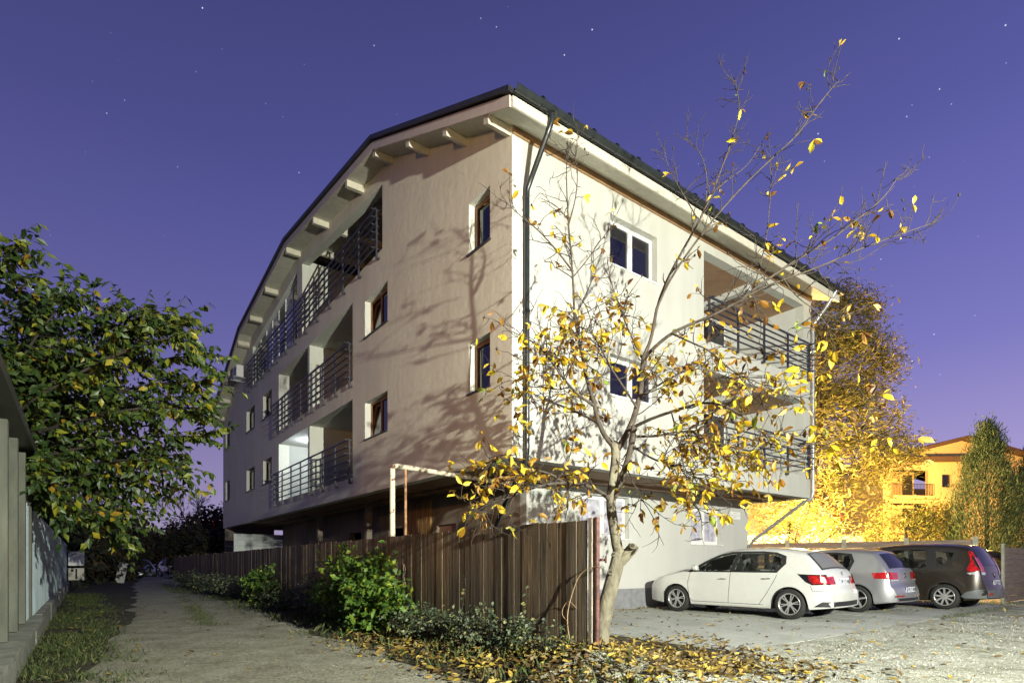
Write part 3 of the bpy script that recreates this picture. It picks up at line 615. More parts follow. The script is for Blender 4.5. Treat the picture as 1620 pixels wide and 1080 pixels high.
# ------------------------------------------------------------------ left side of the lane
M['conc'] = mat('old_concrete', (.30, .31, .26), .9, var=.2, scale=4, bump=.4, bscale=30)
M['corr'] = mat('galvanised_sheet', (.46, .56, .62), .4, metal=.2, var=.15, scale=3, stretch=(1, 1, .3))
lf = thing('sheet_metal_fence', 'bluish corrugated metal fence on a concrete footing left of the lane', 'fence', B(-7.0, 0, 0), TH)
mb = MB(); prof = []; s = 2.0
while s < 28: prof += [(0, s), (0, s+.12), (.035, s+.145), (.035, s+.225)]; s += .25
vs = [(x, y, z) for z in (.4, 2.12) for x, y in prof]; k = len(prof)
mb.add(vs, [(i, i+1, k+i+1, k+i) for i in range(k-1)]); o = mb.build('corrugated_sheet', M['corr'], lf)
sd = o.modifiers.new('t', 'SOLIDIFY'); sd.thickness = .004
mb = MB()
for i in range(22): mb.box(-.12+.004*(i % 2), .13-.005*(i % 3), -7+i*1.6, -7+i*1.6+1.59, -.1, .37+.008*(i % 2))
mb.build('footing', M['conc'], lf)
cs = thing('concrete_shed', 'concrete plank shed wall with dark roof edge at the left margin', 'shed', B(-7.0, 0, 0), TH)
mb = MB()
for i in range(8):
    s = 2.9-i*1.12; mb.box(-.16, .06, s-.07, s+.07, .43, 2.74)
mb.build('upright', mat('dull_concrete', (.12, .125, .10), .9, var=.25, scale=3, bump=.4, bscale=30, stretch=(1, 1, .3)), cs)
mb = MB()
for k in range(9): mb.box(-.13, -.10, -7, 2.95, .43+k*.256, .43+k*.256+.25)
mb.build('concrete_slabs', mat('slab_concrete', (.15, .16, .13), .9, var=.25, scale=2, bump=.4, bscale=30), cs)
mb = MB(); mb.box(-.22, -.16, -7, 3.0, .3, 2.8); mb.build('wall', M['dark'], cs)
mb = MB(); mb.beam((-.55, -7, 2.98), (-.55, 3.5, 2.83), 1.4, .12); mb.build('roof', M['roof'], cs)
mb = MB(); mb.box(-.25, .2, -7, 3.1, .372, .42); mb.build('ledge', M['conc'], cs)
# meter cabinets, slab and distant cars down the lane
cb = thing('meter_cabinet', 'two pale utility boxes stacked on a stand down the dark lane', 'utility box', B(-6.6, 25.0, 0), TH)
mb = MB(); mb.box(-.3, .3, -.12, .12, 1.12, 1.78); mb.build('upper_box', M['white_frame'], cb, .02)
mb = MB(); mb.box(-.3, .3, -.12, .12, .45, 1.02); mb.build('lower_box', M['cream'], cb, .02)
mb = MB(); mb.box(-.2, .2, -.05, .05, 0, .45); mb.box(-.03, .03, -.125, -.121, .5, .98); mb.box(-.2, -.1, -.13, -.121, .85, .95); mb.build('stand', M['dark'], cb)
ws = thing('leaning_board', 'narrow white board leaning upright beside the far end of the lane', 'board', (-24.9, 36.2, 0), .2)
mb = MB(); mb.beam((0, 0, 0), (.22, .05, 1.25), .5, .06, up=(0, 1, 0)); mb.build('board', M['white_frame'], ws)
# ------------------------------------------------------------------ cars
def carpaint(name, col, metal=0, rough=.28, coat=.6):
    return mat(name, col, rough, metal=metal, var=.02, coat=coat)
M['tyre'] = mat('tyre_rubber', (.02, .02, .02), .8, var=.2)
M['rim'] = mat('alloy_rim', (.46, .46, .47), .28, metal=.5, var=.05)
M['blackplastic'] = mat('black_plastic', (.018, .018, .02), .5)
M['greyplastic'] = mat('grey_plastic', (.10, .11, .12), .5)
M['carglass'] = glass('car_glass', (.01, .012, .012), .03, .62)
M['darkglass'] = glass('tinted_glass', (.012, .012, .014), .08)
M['rearglass'] = glass('rear_glass', (.17, .175, .155), .25)  # grey base stands for the lit cabin and reflections in the pane
M['redlamp'] = mat('red_lamp', (.42, .012, .012), .12, var=.3, scale=14, coat=1)
M['clearlamp'] = mat('clear_lamp', (.65, .65, .66), .1, var=.3, scale=30, coat=1, metal=.3)
M['plate'] = mat('number_plate', (.72, .74, .78), .35, var=.02)
M['platetext'] = mat('plate_text', (.03, .04, .08), .6)
M['chrome'] = mat('chrome', (.7, .7, .7), .12, metal=1, var=.02)
M['seat'] = mat('seat_cloth', (.05, .05, .05), .9)

class Car:
    def __init__(c, top, W, arches, Ra, sill, belt, roofz, pull, fr=(.7, .28), rr=(.45, .2), crown=.05):
        c.W = W; c.belt = belt; c.roofz = roofz; c.pull = pull; c.arches = arches; c.Ra = Ra; c.sill = sill; c.fr = fr; c.rr = rr; c.crown = crown
        # smooth the outline: chaikin twice
        p = [tuple(map(float, q)) for q in top]
        for _ in range(2):
            q = [p[0]]
            for a, b in zip(p, p[1:]): q += [(a[0]*.75+b[0]*.25, a[1]*.75+b[1]*.25), (a[0]*.25+b[0]*.75, a[1]*.25+b[1]*.75)]
            q.append(p[-1]); p = q
        # resample dense
        p = np.array(p); l = np.concatenate([[0], np.cumsum(np.hypot(*np.diff(p, axis=0).T))]); n = int(l[-1]/.032)
        t = np.linspace(0, l[-1], n); c.O = np.stack([np.interp(t, l, p[:, 0]), np.interp(t, l, p[:, 1])], -1)
        c.O[:, 0] = np.maximum.accumulate(c.O[:, 0]+np.arange(n)*1e-6); c.L = c.O[-1, 0]
        d = np.gradient(c.O, axis=0); d /= np.linalg.norm(d, axis=1, keepdims=True)+1e-9; c.Nn = np.stack([-d[:, 1], d[:, 0]], -1)
    def lo(c, x):
        z = c.sill+.05*max(0, (.5-x)/.5)+.07*max(0, (x-c.L+.5)/.5)
        for a in c.arches:
            dx = abs(x-a)
            if dx < c.Ra: z = max(z, .31+math.sqrt(c.Ra**2-dx**2)*.98)
        return z
    def hi(c, x): return float(np.interp(x, c.O[:, 0], c.O[:, 1]))
    def hw(c, x, z, hi=None):
        w_ = c.W
        a, k = c.fr
        if x < a: w_ *= 1-k*((a-x)/a)**2.6
        a, k = c.rr; e = c.L-x
        if e < a: w_ *= 1-k*((a-e)/a)**2.6
        if z < .52: w_ -= .05*((.52-z)/.35)**2
        if z > .52: w_ -= .035*min(1, (z-.52)/(c.belt-.52))**2
        if .62 < z < .8: w_ -= .0
        if z > c.belt: w_ -= c.pull*((z-c.belt)/(c.roofz-c.belt))**1.15
        for ar in c.arches:      # flared arch lips
            r = math.hypot(x-ar, z-.31)
            if c.Ra-.02 < r < c.Ra+.09: w_ += .012*(1-(r-c.Ra)/.09)
        if hi is not None:
            q = .07-(hi-z)
            if q > 0: w_ -= .07-math.sqrt(max(0, .07**2-q*q))
        return w_
    def side(c, x, z, sgn, off=.004): return (x, sgn*(c.hw(x, z, c.hi(x))+off), z)
    def body(c, name, parent, mats, holes, tophole=None):
        NV = 26; NT = 14; rings = []; Xs = list(range(len(c.O)))
        verts = []; 
        for i in Xs:
            x, h = c.O[i]; l = min(c.lo(x), h-.002); n = c.Nn[i]; r = []
            for k in range(NV+1):
                z = l+(h-l)*k/NV; r.append((x, c.hw(x, z, h), z))
            wt = r[-1][1]
            for k in range(1, NT):
                y = wt*math.cos(math.pi*k/NT) if False else wt*(1-2*k/NT); b = c.crown*(1-(y/wt)**2)
                r.append((x+n[0]*b, y, h+n[1]*b))
            for k in range(NV, -1, -1): z = l+(h-l)*k/NV; r.append((x, -c.hw(x, z, h), z))
            rings.append(r)
        m = len(rings[0]); fs = []; mi = []
        for i in range(len(rings)-1):
            xm = (c.O[i][0]+c.O[i+1][0])/2
            for k in range(m-1):
                a = rings[i][k]; b = rings[i+1][k+1]; cx = (a[0]+b[0])/2; cz = (a[2]+b[2])/2
                if k < NV or k >= m-1-NV:
                    if any(inpoly(cx, cz, h) for h in holes): continue
                elif tophole and any(t0 < (i+.5) < t1 and abs((a[1]+b[1])/2) < wy for t0, t1, wy in tophole): continue
                fs.append((i*m+k, i*m+k+1, (i+1)*m+k+1, (i+1)*m+k)); mi.append(0)
            fs.append((i*m+m-1, i*m, (i+1)*m, (i+1)*m+m-1)); mi.append(1)
        fs.append(tuple(range(m-1, -1, -1))); mi.append(0)
        fs.append(tuple((len(rings)-1)*m+k for k in range(m))); mi.append(0)
        me = bpy.data.meshes.new(name); me.from_pydata([v for r in rings for v in r], [], fs)
        me.polygons.foreach_set('material_index', mi); me.polygons.foreach_set('use_smooth', [True]*len(fs))
        for mt in mats: me.materials.append(mt)
        bm = bmesh.new(); bm.from_mesh(me); bmesh.ops.recalc_face_normals(bm, faces=bm.faces); bm.to_mesh(me); bm.free()
        o = bpy.data.objects.new(name, me); COL.objects.link(o); o.parent = parent; return o
    def patch(c, name, parent, m, poly, sgn=1, off=.005, holes=(), th=.0, sub=3, both=False):
        if both:
            c.patch(name, parent, m, poly, 1, off, holes, th, sub); return c.patch(name, parent, m, poly, -1, off, holes, th, sub)
        bm = bmesh.new()
        for sg in (sgn,):
            loops = [[Vector((a, b, 0)) for a, b in poly]]+[[Vector((a, b, 0)) for a, b in h] for h in holes]
            flat = [p for l in loops for p in l]; vs = [bm.verts.new((p.x, sg, p.y)) for p in flat]
            for t in tessellate_polygon(loops):
                try: bm.faces.new([vs[i] for i in t])
                except ValueError: pass
        for _ in range(sub):
            es = [e for e in bm.edges if e.calc_length() > .06]
            if es: bmesh.ops.subdivide_edges(bm, edges=es, cuts=1)
        bmesh.ops.triangulate(bm, faces=bm.faces)
        for v in bm.verts: v.co = Vector(c.side(v.co.x, v.co.z, 1 if v.co.y > 0 else -1, off))
        for f in bm.faces: f.smooth = True
        me = bpy.data.meshes.new(name); bm.to_mesh(me); bm.free(); return link(name, me, parent, [m])
    def zi(c, z, rear=True):
        """outline index where the height is z at the tail"""
        n = len(c.O); top = int(np.argmax(c.O[:, 1]))
        r = range(top, n) if rear else range(top, -1, -1)
        for i in r:
            if c.O[i, 1] <= z: return i
        return n-1
    def T(c, i, y, off=.0):
        i = min(max(i, 0), len(c.O)-1.001); k = int(i); f = i-k
        p = c.O[k]*(1-f)+c.O[k+1]*f; n = c.Nn[k]*(1-f)+c.Nn[k+1]*f; h = p[1]; wt = c.hw(p[0], h, h)
        b = c.crown*(1-min(1, abs(y)/wt)**2)+off; return (p[0]+n[0]*b, y, h+n[1]*b)
    def top(c, name, parent, m, i0, i1, y0, y1, off=.005, taper=0, ny=10):
        """patch on hood / windscreen / tailgate between outline indices and y limits"""
        ni = max(2, int(abs(i1-i0))); v = []
        for a in range(ni+1):
            i = i0+(i1-i0)*a/ni; tp = 1-taper*(a/ni)
            for b in range(ny+1): v.append(c.T(i, (y0+(y1-y0)*b/ny)*tp, off))
        f = [(a*(ny+1)+b, a*(ny+1)+b+1, (a+1)*(ny+1)+b+1, (a+1)*(ny+1)+b) for a in range(ni) for b in range(ny)]
        me = bpy.data.meshes.new(name); me.from_pydata(v, [], f); me.polygons.foreach_set('use_smooth', [True]*len(f)); return link(name, me, parent, [m])
def inpoly(x, y, p):
    r = False; j = len(p)-1
    for i in range(len(p)):
        if (p[i][1] > y) != (p[j][1] > y) and x < (p[j][0]-p[i][0])*(y-p[i][1])/(p[j][1]-p[i][1])+p[i][0]: r = not r
        j = i
    return r
def wheel(parent, x, y, sgn, r, spokes, twin=True, rimr=.71):
    """tyre, rim with spokes; axis along y, sgn = outer side"""
    t = MB(); n = 40; hwid = .1; prof = [(-hwid, rimr*r), (-hwid-.006, .8*r), (-hwid+.01, .95*r), (-hwid+.035, r), (hwid-.035, r), (hwid-.01, .95*r), (hwid+.006, .8*r), (hwid, rimr*r)]
    k = len(prof); vs = [(x+q*math.cos(2*math.pi*i/n), y+p, r+q*math.sin(2*math.pi*i/n)) for i in range(n) for p, q in prof]
    t.add(vs, [(i*k+j, i*k+j+1, ((i+1) % n)*k+j+1, ((i+1) % n)*k+j) for i in range(n) for j in range(k-1)], 0, True)
    w_ = t.build('wheel', M['tyre'], parent)
    R = MB(); ye = y+sgn*hwid
    prof = [(ye-sgn*.14, rimr*r*.98), (ye-sgn*.02, rimr*r*.96), (ye-sgn*.0, rimr*r*1.0), (ye+sgn*.004, rimr*r*.93), (ye-sgn*.03, rimr*r*.9)]; k = len(prof)
    R.add([(x+q*math.cos(2*math.pi*i/n), p, r+q*math.sin(2*math.pi*i/n)) for i in range(n) for p, q in prof], [(i*k+j, i*k+j+1, ((i+1) % n)*k+j+1, ((i+1) % n)*k+j) for i in range(n) for j in range(k-1)], 0, True)
    R.tube([(x, ye-sgn*.05, r), (x, ye-sgn*.012, r)], .055, 16); R.tube([(x, ye-sgn*.012, r), (x, ye-sgn*.006, r)], .03, 12)
    rr = rimr*r*.93
    for i in range(spokes):
        a0 = 2*math.pi*i/spokes+.2
        for da in ((-.14, .14) if twin else (0,)):
            a = a0+da; b = a0+da*.35
            R.beam((x+.04*math.cos(b), ye-sgn*.028, r+.04*math.sin(b)), (x+rr*math.cos(a), ye-sgn*.02, r+rr*math.sin(a)), .019 if twin else .042, .02, up=(0, sgn, 0))
    R.build('rim', M['rim'], w_)
    bk = MB(); bk.tube([(x, ye-sgn*.13, r), (x, ye-sgn*.12, r)], rimr*r*.97, 24); bk.build('brake_disc', M['blackplastic'], w_)
    return w_
def inflate(poly, e):
    cx = sum(p[0] for p in poly)/len(poly); cz = sum(p[1] for p in poly)/len(poly); out = []
    for x, z in poly: l = math.hypot(x-cx, z-cz); out.append((x+(x-cx)/l*e*1.25, z+(z-cz)/l*e))
    return out
def interior(c, parent, x0, x1):
    m = MB(); m.box(x0-.2, x1+.3, -c.W+.14, c.W-.14, .35, .62)
    sm = m.build('interior', M['seat'], parent)
    for xs, wd in ((x0+.75, .46), (x0+1.6, 1.2)):
        for y in ((-.36, .36) if wd < 1 else (0,)):
            s_ = MB(); s_.box(xs-.45, xs+.1, y-wd/2, y+wd/2, .6, .72); s_.beam((xs+.02, y, .68), (xs+.24, y, 1.16), wd, .12, up=(1, 0, 0))
            for yy in ((y,) if wd < 1 else (-.36, .36)): s_.beam((xs+.25, yy, 1.16), (xs+.28, yy, 1.33), .24, .09, up=(1, 0, 0))
            s_.build('seat', M['seat'], sm, .03)
    d = MB(); d.box(x0-.25, x0+.12, -c.W+.16, c.W-.16, .62, .97); d.build('dashboard', M['blackplastic'], sm, .03)
    st = MB(); st.tube([(x0+.25+.12*math.sin(a)*.4, -.36+.18*math.cos(a), .98+.17*math.sin(a)) for a in [2*math.pi*i/16 for i in range(17)]], .014, 6); st.build('steering_wheel', M['blackplastic'], sm)
def plate_txt(parent, c, zc, y0, off, w_=.52, h=.115, blue=True):
    i = c.zi(zc); p = Vector(c.T(i, y0, off)); m = MB(); x = p.x
    m.box(x-.012, x, -w_/2+y0, w_/2+y0, zc-h/2, zc+h/2); pl = m.build('number_plate', M['plate'], parent)
    if blue: b = MB(); b.box(x+.0002, x+.0015, -w_/2+y0, -w_/2+y0+.04, zc-h/2, zc+h/2); b.build('blue_band', mat('eu_blue', (.02, .05, .4), .5), pl)
    return pl, x, zc
def letters(parent, x, zc, y0, txt, size, m):
    """block letters from strokes on the plate, reading from behind the car (left to right = -y to +y as seen from the rear: y grows to the left)"""
    G = {'B': '0,0 0,1 .6,1 .7,.78 .6,.55 0,.52|.6,.52 .75,.25 .6,0 0,0', '1': '.2,.8 .4,1 .4,0', '2': '0,.8 .3,1 .7,.8 .6,.5 0,0 .75,0', '3': '0,1 .7,1 .35,.58 .7,.3 .5,0 0,.05', '7': '0,1 .7,1 .3,0', 'T': '0,1 .8,1|.4,1 .4,0', 'M': '0,0 0,1 .4,.4 .8,1 .8,0', 'H': '0,0 0,1|0,.5 .7,.5|.7,1 .7,0', '0': '0,0 0,1 .7,1 .7,0 0,0', '8': '0,0 0,1 .7,1 .7,0 0,0|0,.52 .7,.52', 'N': '0,0 0,1 .7,0 .7,1', 'R': '0,0 0,1 .7,1 .7,.5 0,.5|.3,.5 .75,0', ' ': ''}
    mb = MB(); pos = y0
    for ch_ in txt:
        for st in G[ch_].split('|'):
            if not st: continue
            pp = [tuple(map(float, q.split(','))) for q in st.split()]
            for a, b in zip(pp, pp[1:]):
                mb.beam((x+.002, pos+a[0]*size*.8, zc+(a[1]-.5)*size), (x+.002, pos+b[0]*size*.8, zc+(b[1]-.5)*size), .002, size*.14, up=(0, (b[1]-a[1]), -(b[0]-a[0])) if True else (0, 0, 1))
        pos += size*.82 if ch_ != ' ' else size*.4
    return mb.build('plate_text', m, parent)
def seam(c, parent, pts, both=True, wd=.010):
    """dark panel gap following points (x,z) on the body side"""
    for sg in (1, -1):
        m = MB(); dense = []
        for (a, b), (a2, b2) in zip(pts, pts[1:]):
            k = max(2, int(math.hypot(a2-a, b2-b)/.05))
            dense += [(a+(a2-a)*i/k, b+(b2-b)*i/k) for i in range(k)]
        dense.append(pts[-1]); vs = []
        for i, (x, z) in enumerate(dense):
            x2, z2 = dense[min(i+1, len(dense)-1)]; x1, z1 = dense[max(0, i-1)]; dx, dz = x2-x1, z2-z1; l = math.hypot(dx, dz)+1e-9
            nx, nz_ = -dz/l*wd/2, dx/l*wd/2
            vs += [c.side(x+nx, z+nz_, sg, .0015), c.side(x-nx, z-nz_, sg, .0015)]
        m.add(vs, [(2*i, 2*i+1, 2*i+3, 2*i+2) for i in range(len(dense)-1)])
        m.build('panel_gap', M['blackplastic'], parent)
def mirror(c, parent, x, z, mt):
    for sg in (1, -1):
        y = sg*(c.hw(x, z, None)); m = MB()
        vs = []; 
        for i, (dx, sc_) in enumerate([(-.09, .35), (-.05, .85), (0, 1), (.05, 1), (.06, .9)]):
            for k in range(10):
                a = 2*math.pi*k/10; vs.append((x+dx, y+sg*(.13+.085*sc_*math.cos(a)), z+.06+.06*sc_*math.sin(a)))
        m.add(vs, [(i*10+k, i*10+(k+1) % 10, (i+1)*10+(k+1) % 10, (i+1)*10+k) for i in range(4) for k in range(10)]+[tuple(range(10)), tuple(range(40, 50))], 0, True)
        m.beam((x, y-sg*.03, z+.01), (x, y+sg*.08, z+.03), .05, .03)
        m.build('wing_mirror', mt, parent)
def handles(c, parent, spots, mt):
    for x, z in spots:
        for sg in (1, -1):
            y = sg*(c.hw(x, z)+.022); m = MB(); m.tube([(x-.09, y-sg*.02, z), (x-.07, y, z), (x+.07, y, z+.004), (x+.09, y-sg*.02, z+.004)], .013, 8); m.build('door_handle', mt, parent)

def place(c_root, contact_front, contact_rear, xf, xr, halfw, rscale=1):
    """put the car so that its camera-side wheels stand on two ground points"""
    a = Vector((*contact_front, 0)); b = Vector((*contact_rear, 0)); d = (b-a); s = d.length/(xr-xf)*rscale; d.normalize()
    ang = math.atan2(d.y, d.x); side = Vector((-d.y, d.x, 0))      # local +y
    # camera side is local -y when the tail points to the camera
    mid = (a+b)/2; cx = (xf+xr)/2
    org = mid-d*cx*s+side*halfw*s
    c_root.location = (org.x, org.y, .015); c_root.rotation_euler = (0, 0, ang); c_root.scale = (s, s, s)

# --- white five door hatchback
W1 = carpaint('white_paint', (.56, .57, .55))
top = [(0, .22), (.0, .42), (.02, .60), (.10, .72), (.32, .82), (.7, .91), (1.05, .985), (1.18, 1.02), (1.55, 1.23), (1.9, 1.385), (2.25, 1.452), (2.7, 1.465), (3.2, 1.44), (3.62, 1.375), (3.72, 1.34), (3.90, 1.16), (4.03, 1.02), (4.09, .96), (4.15, .80), (4.19, .66), (4.245, .60), (4.25, .48), (4.25, .36), (4.22, .26)]
white = thing('parked_car', 'white five-door hatchback parked nose to the wall, nearest of the cars', 'car', group='cars parked side by side behind the building')
c = Car(top, .90, (.86, 3.48), .365, .2, .93, 1.46, .25)
fw = [(1.33, .985), (1.62, 1.17), (1.9, 1.305), (2.18, 1.362), (2.27, 1.365), (2.19, .985)]
rw = [(2.29, .985), (2.37, 1.368), (2.8, 1.372), (3.1, 1.345), (3.27, 1.27), (3.30, 1.15), (3.16, 1.0)]
c.body('body', white, [W1, M['blackplastic']], [inflate(fw, -.005), inflate(rw, -.005)])
c.patch('side_window', white, M['carglass'], inflate(fw, .02), off=.001, both=True, sub=2); c.patch('side_window', white, M['carglass'], inflate(rw, .02), off=.001, both=True, sub=2)
c.patch('window_surround', white, M['blackplastic'], [(1.15, .955), (1.55, 1.20), (1.86, 1.342), (2.15, 1.405), (2.5, 1.415), (2.85, 1.41), (3.14, 1.385), (3.36, 1.30), (3.38, 1.14), (3.22, .955)], off=.006, holes=[fw, rw], both=True)
i0 = c.zi(1.335); i1 = c.zi(1.04)
c.top('rear_window', white, M['rearglass'], i0, i1, -.53, .53, .006, -.2); c.top('rear_window_edge', white, M['blackplastic'], i0-.8, i1+1.0, -.58, .58, .003, -.2)
iw0 = c.zi(1.40, False); iw1 = c.zi(1.05, False); c.top('windscreen', white, M['darkglass'], iw0, iw1, -.56, .56, .005, -.22)
tl = [(3.66, .93), (3.95, .90), (4.2, .90), (4.2, .735), (3.93, .725), (3.80, .80)]
lamp1 = c.patch('tail_light', white, M['redlamp'], [(3.84, .905), (4.13, .905), (4.19, .745), (3.95, .74), (3.88, .79)], off=.012, both=True)
c.patch('tail_light_housing', white, M['darkglass'], [(3.64, .935), (3.84, .925), (4.13, .925), (4.2, .725), (3.93, .715), (3.80, .78)], off=.006, both=True)
for y0, y1 in ((-.74, -.44), (.44, .74)): c.top('tail_light', white, M['redlamp'], c.zi(.90), c.zi(.745), y0, y1, .009); 
c.patch('head_light', white, M['clearlamp'], [(.06, .70), (.2, .775), (.5, .84), (.42, .76), (.2, .68)], both=True)
ib = c.zi(.40); c.top('rear_bumper', white, M['blackplastic'], ib, len(c.O)-2, -.62, .62, .01)
c.patch('bumper_valance', white, M['blackplastic'], [(3.95, .28), (4.1, .385), (4.26, .385), (4.26, .28)], off=.006, both=True)
c.top('tailgate_groove', white, M['greyplastic'], c.zi(.625), c.zi(.615), -.6, .6, .004)
pl, x, z = plate_txt(white, c, .775, 0, .012, .46, .15, False); letters(pl, x, z, -.2, 'TM 13 HNB', .08, M['platetext'])
m = MB(); x = c.T(c.zi(.93), 0, .01)[0]; m.tube([(x+.003, .03, .895), (x+.012, .0, .915), (x+.010, -.035, .94), (x+.006, -.01, .96), (x, .03, .975)], .008, 6); m.tube([(x+.010, -.0, .915), (x+.014, .03, .93)], .006, 6); m.build('emblem', M['chrome'], white)
seam(c, white, [(1.22, .95), (1.16, .7), (1.22, .34), (1.3, .27)]); seam(c, white, [(2.21, .96), (2.19, .6), (2.16, .27)]); seam(c, white, [(3.24, .96), (3.19, .82), (3.08, .62), (2.98, .45), (2.85, .28)]); seam(c, white, [(1.28, .275), (2.95, .275)])
seam(c, white, [(3.90, .70), (3.93, .60), (4.1, .6), (4.2, .6)])
seam(c, white, [(.5, .86), (.8, .93), (1.1, .99)], wd=.008)
handles(c, white, [(2.02, .80), (3.0, .825)], M['chrome']); mirror(c, white, 1.40, .99, W1); interior(c, white, 1.15, 3.0)
for x in (.86, 3.48):
    for sg in (-1, 1): wheel(white, x, sg*.79, sg, .315, 6, True)
m = MB(); m.tube([(4.0, -.05, 1.02), (3.95, .25, 1.09)], .012, 6); m.build('rear_wiper', M['blackplastic'], white)
place(white, (4.19, 14.56), (6.05, 12.47), .86, 3.48, .89)

# --- silver compact hatchback
S1 = carpaint('silver_paint', (.42, .43, .46), .7, .34, .35)
top = [(0, .22), (.0, .42), (.03, .58), (.10, .70), (.3, .79), (.7, .88), (1.05, .95), (1.2, .99), (1.55, 1.21), (1.88, 1.38), (2.2, 1.46), (2.7, 1.478), (3.3, 1.46), (3.68, 1.41), (3.76, 1.37), (3.92, 1.17), (4.02, 1.02), (4.06, .96), (4.08, .80), (4.10, .66), (4.17, .60), (4.2, .48), (4.2, .36), (4.17, .26)]
silver = thing('parked_car', 'silver compact hatchback parked between the white and the brown car', 'car', group='cars parked side by side behind the building')
c = Car(top, .89, (.84, 3.42), .36, .2, .93, 1.47, .23)
fw = [(1.35, .985), (1.62, 1.16), (1.9, 1.31), (2.2, 1.375), (2.27, 1.375), (2.2, .985)]; rw = [(2.3, .985), (2.36, 1.378), (2.9, 1.38), (3.18, 1.34), (3.26, 1.2), (3.2, 1.0)]
c.body('body', silver, [S1, M['blackplastic']], [inflate(fw, -.005), inflate(rw, -.005)])
c.patch('side_window', silver, M['carglass'], inflate(fw, .02), off=.001, both=True, sub=2); c.patch('side_window', silver, M['carglass'], inflate(rw, .02), off=.001, both=True, sub=2)
c.patch('window_surround', silver, M['blackplastic'], [(1.2, .955), (1.58, 1.2), (1.86, 1.345), (2.15, 1.415), (2.9, 1.42), (3.24, 1.385), (3.33, 1.2), (3.25, .955)], off=.006, holes=[fw, rw], both=True)
c.top('rear_window', silver, M['darkglass'], c.zi(1.37), c.zi(1.045), -.55, .55, .006, -.17)
c.top('windscreen', silver, M['darkglass'], c.zi(1.40, False), c.zi(1.03, False), -.56, .56, .005, -.2)
c.patch('tail_light', silver, M['redlamp'], [(3.74, .93), (4.08, .955), (4.11, .80), (3.8, .80)], off=.01, both=True)
for y0, y1 in ((-.78, -.40), (.40, .78)):
    c.top('tail_light', silver, M['redlamp'], c.zi(.955), c.zi(.80), y0, y1, .009)
    c.top('reflector_strip', silver, M['clearlamp'], c.zi(.795), c.zi(.765), y0, y1, .011)
    c.top('bumper_reflector', silver, M['redlamp'], c.zi(.43), c.zi(.40), y0, y1*.9, .007)
c.top('tail_light', silver, M['redlamp'], c.zi(1.43), c.zi(1.41), -.2, .2, .01)
m = MB(); x = c.T(c.zi(.88), 0, .014)[0]; m.tube([(x, .06*math.cos(a), .87+.06*math.sin(a)) for a in [2*math.pi*i/20 for i in range(21)]], .007, 6); m.tube([(x, .045, .9), (x, .02, .83), (x, 0, .87), (x, -.02, .83), (x, -.045, .9)], .005, 5); m.build('emblem', M['chrome'], silver)
c.top('rear_bumper', silver, M['blackplastic'], c.zi(.36), len(c.O)-2, -.6, .6, .008)
pl, x, z = plate_txt(silver, c, .545, 0, .012); letters(pl, x, z, -.2, 'TM 27 BRN', .075, M['platetext'])
seam(c, silver, [(2.22, .96), (2.2, .6), (2.18, .27)]); seam(c, silver, [(3.27, .96), (3.2, .8), (3.0, .5), (2.85, .28)]); handles(c, silver, [(2.02, .82), (3.0, .84)], S1); mirror(c, silver, 1.42, .99, S1); interior(c, silver, 1.15, 3.0)
for x in (.84, 3.42):
    for sg in (-1, 1): wheel(silver, x, sg*.78, sg, .315, 5, False)
d0 = Vector((-.61, .79)); 
place(silver, (8.62-.61*2.75, 14.29+.79*2.75), (8.62, 14.29), .84, 3.42, .88)

# --- brown compact van
B1 = carpaint('brown_paint', (.032, .026, .020), .35, .3, .3)
top = [(0, .24), (.0, .44), (.03, .64), (.10, .78), (.3, .9), (.65, 1.0), (.9, 1.08), (1.2, 1.24), (1.6, 1.46), (1.9, 1.57), (2.3, 1.625), (2.9, 1.64), (3.5, 1.62), (3.9, 1.57), (4.0, 1.53), (4.12, 1.30), (4.2, 1.12), (4.24, 1.02), (4.27, .82), (4.3, .7), (4.34, .6), (4.36, .48), (4.36, .38), (4.33, .28)]
brown = thing('parked_car', 'dark brown compact van with tall red tail lights, parked beside the gate', 'car', group='cars parked side by side behind the building')
c = Car(top, .92, (.84, 3.54), .37, .22, .98, 1.63, .24, crown=.06)
fw = [(1.3, 1.08), (1.55, 1.27), (1.85, 1.42), (2.15, 1.5), (2.22, 1.5), (2.2, 1.04)]; rw = [(2.32, 1.04), (2.34, 1.51), (2.9, 1.53), (3.12, 1.5), (3.14, 1.08), (3.0, 1.03)]; qw = [(3.3, 1.47), (3.72, 1.43), (3.66, 1.3), (3.5, 1.13), (3.36, 1.12)]
c.body('body', brown, [B1, M['blackplastic']], [inflate(fw, -.005), inflate(rw, -.005), inflate(qw, -.005)])
for q in (fw, rw, qw): c.patch('side_window', brown, M['carglass'], inflate(q, .02), off=.001, both=True, sub=2)
c.patch('window_surround', brown, M['blackplastic'], [(1.15, 1.02), (1.5, 1.29), (1.82, 1.46), (2.15, 1.545), (2.9, 1.57), (3.5, 1.545), (3.82, 1.5), (3.74, 1.26), (3.5, 1.06), (3.2, .99)], off=.006, holes=[fw, rw, qw], both=True)
c.top('rear_window', brown, M['darkglass'], c.zi(1.52), c.zi(1.12), -.56, .56, .006, -.12)
c.top('windscreen', brown, M['darkglass'], c.zi(1.55, False), c.zi(1.14, False), -.6, .6, .005, -.15)
c.patch('tail_light', brown, M['redlamp'], [(3.98, 1.46), (4.05, 1.46), (4.17, 1.22), (4.25, .99), (4.08, .95), (3.99, 1.0), (4.06, 1.2)], off=.01, both=True)
for y0, y1 in ((-.80, -.6), (.6, .8)): c.top('tail_light', brown, M['redlamp'], c.zi(1.3), c.zi(.97), y0, y1, .009); c.top('indicator', brown, M['clearlamp'], c.zi(.965), c.zi(.9), y0, y1*.97, .012)
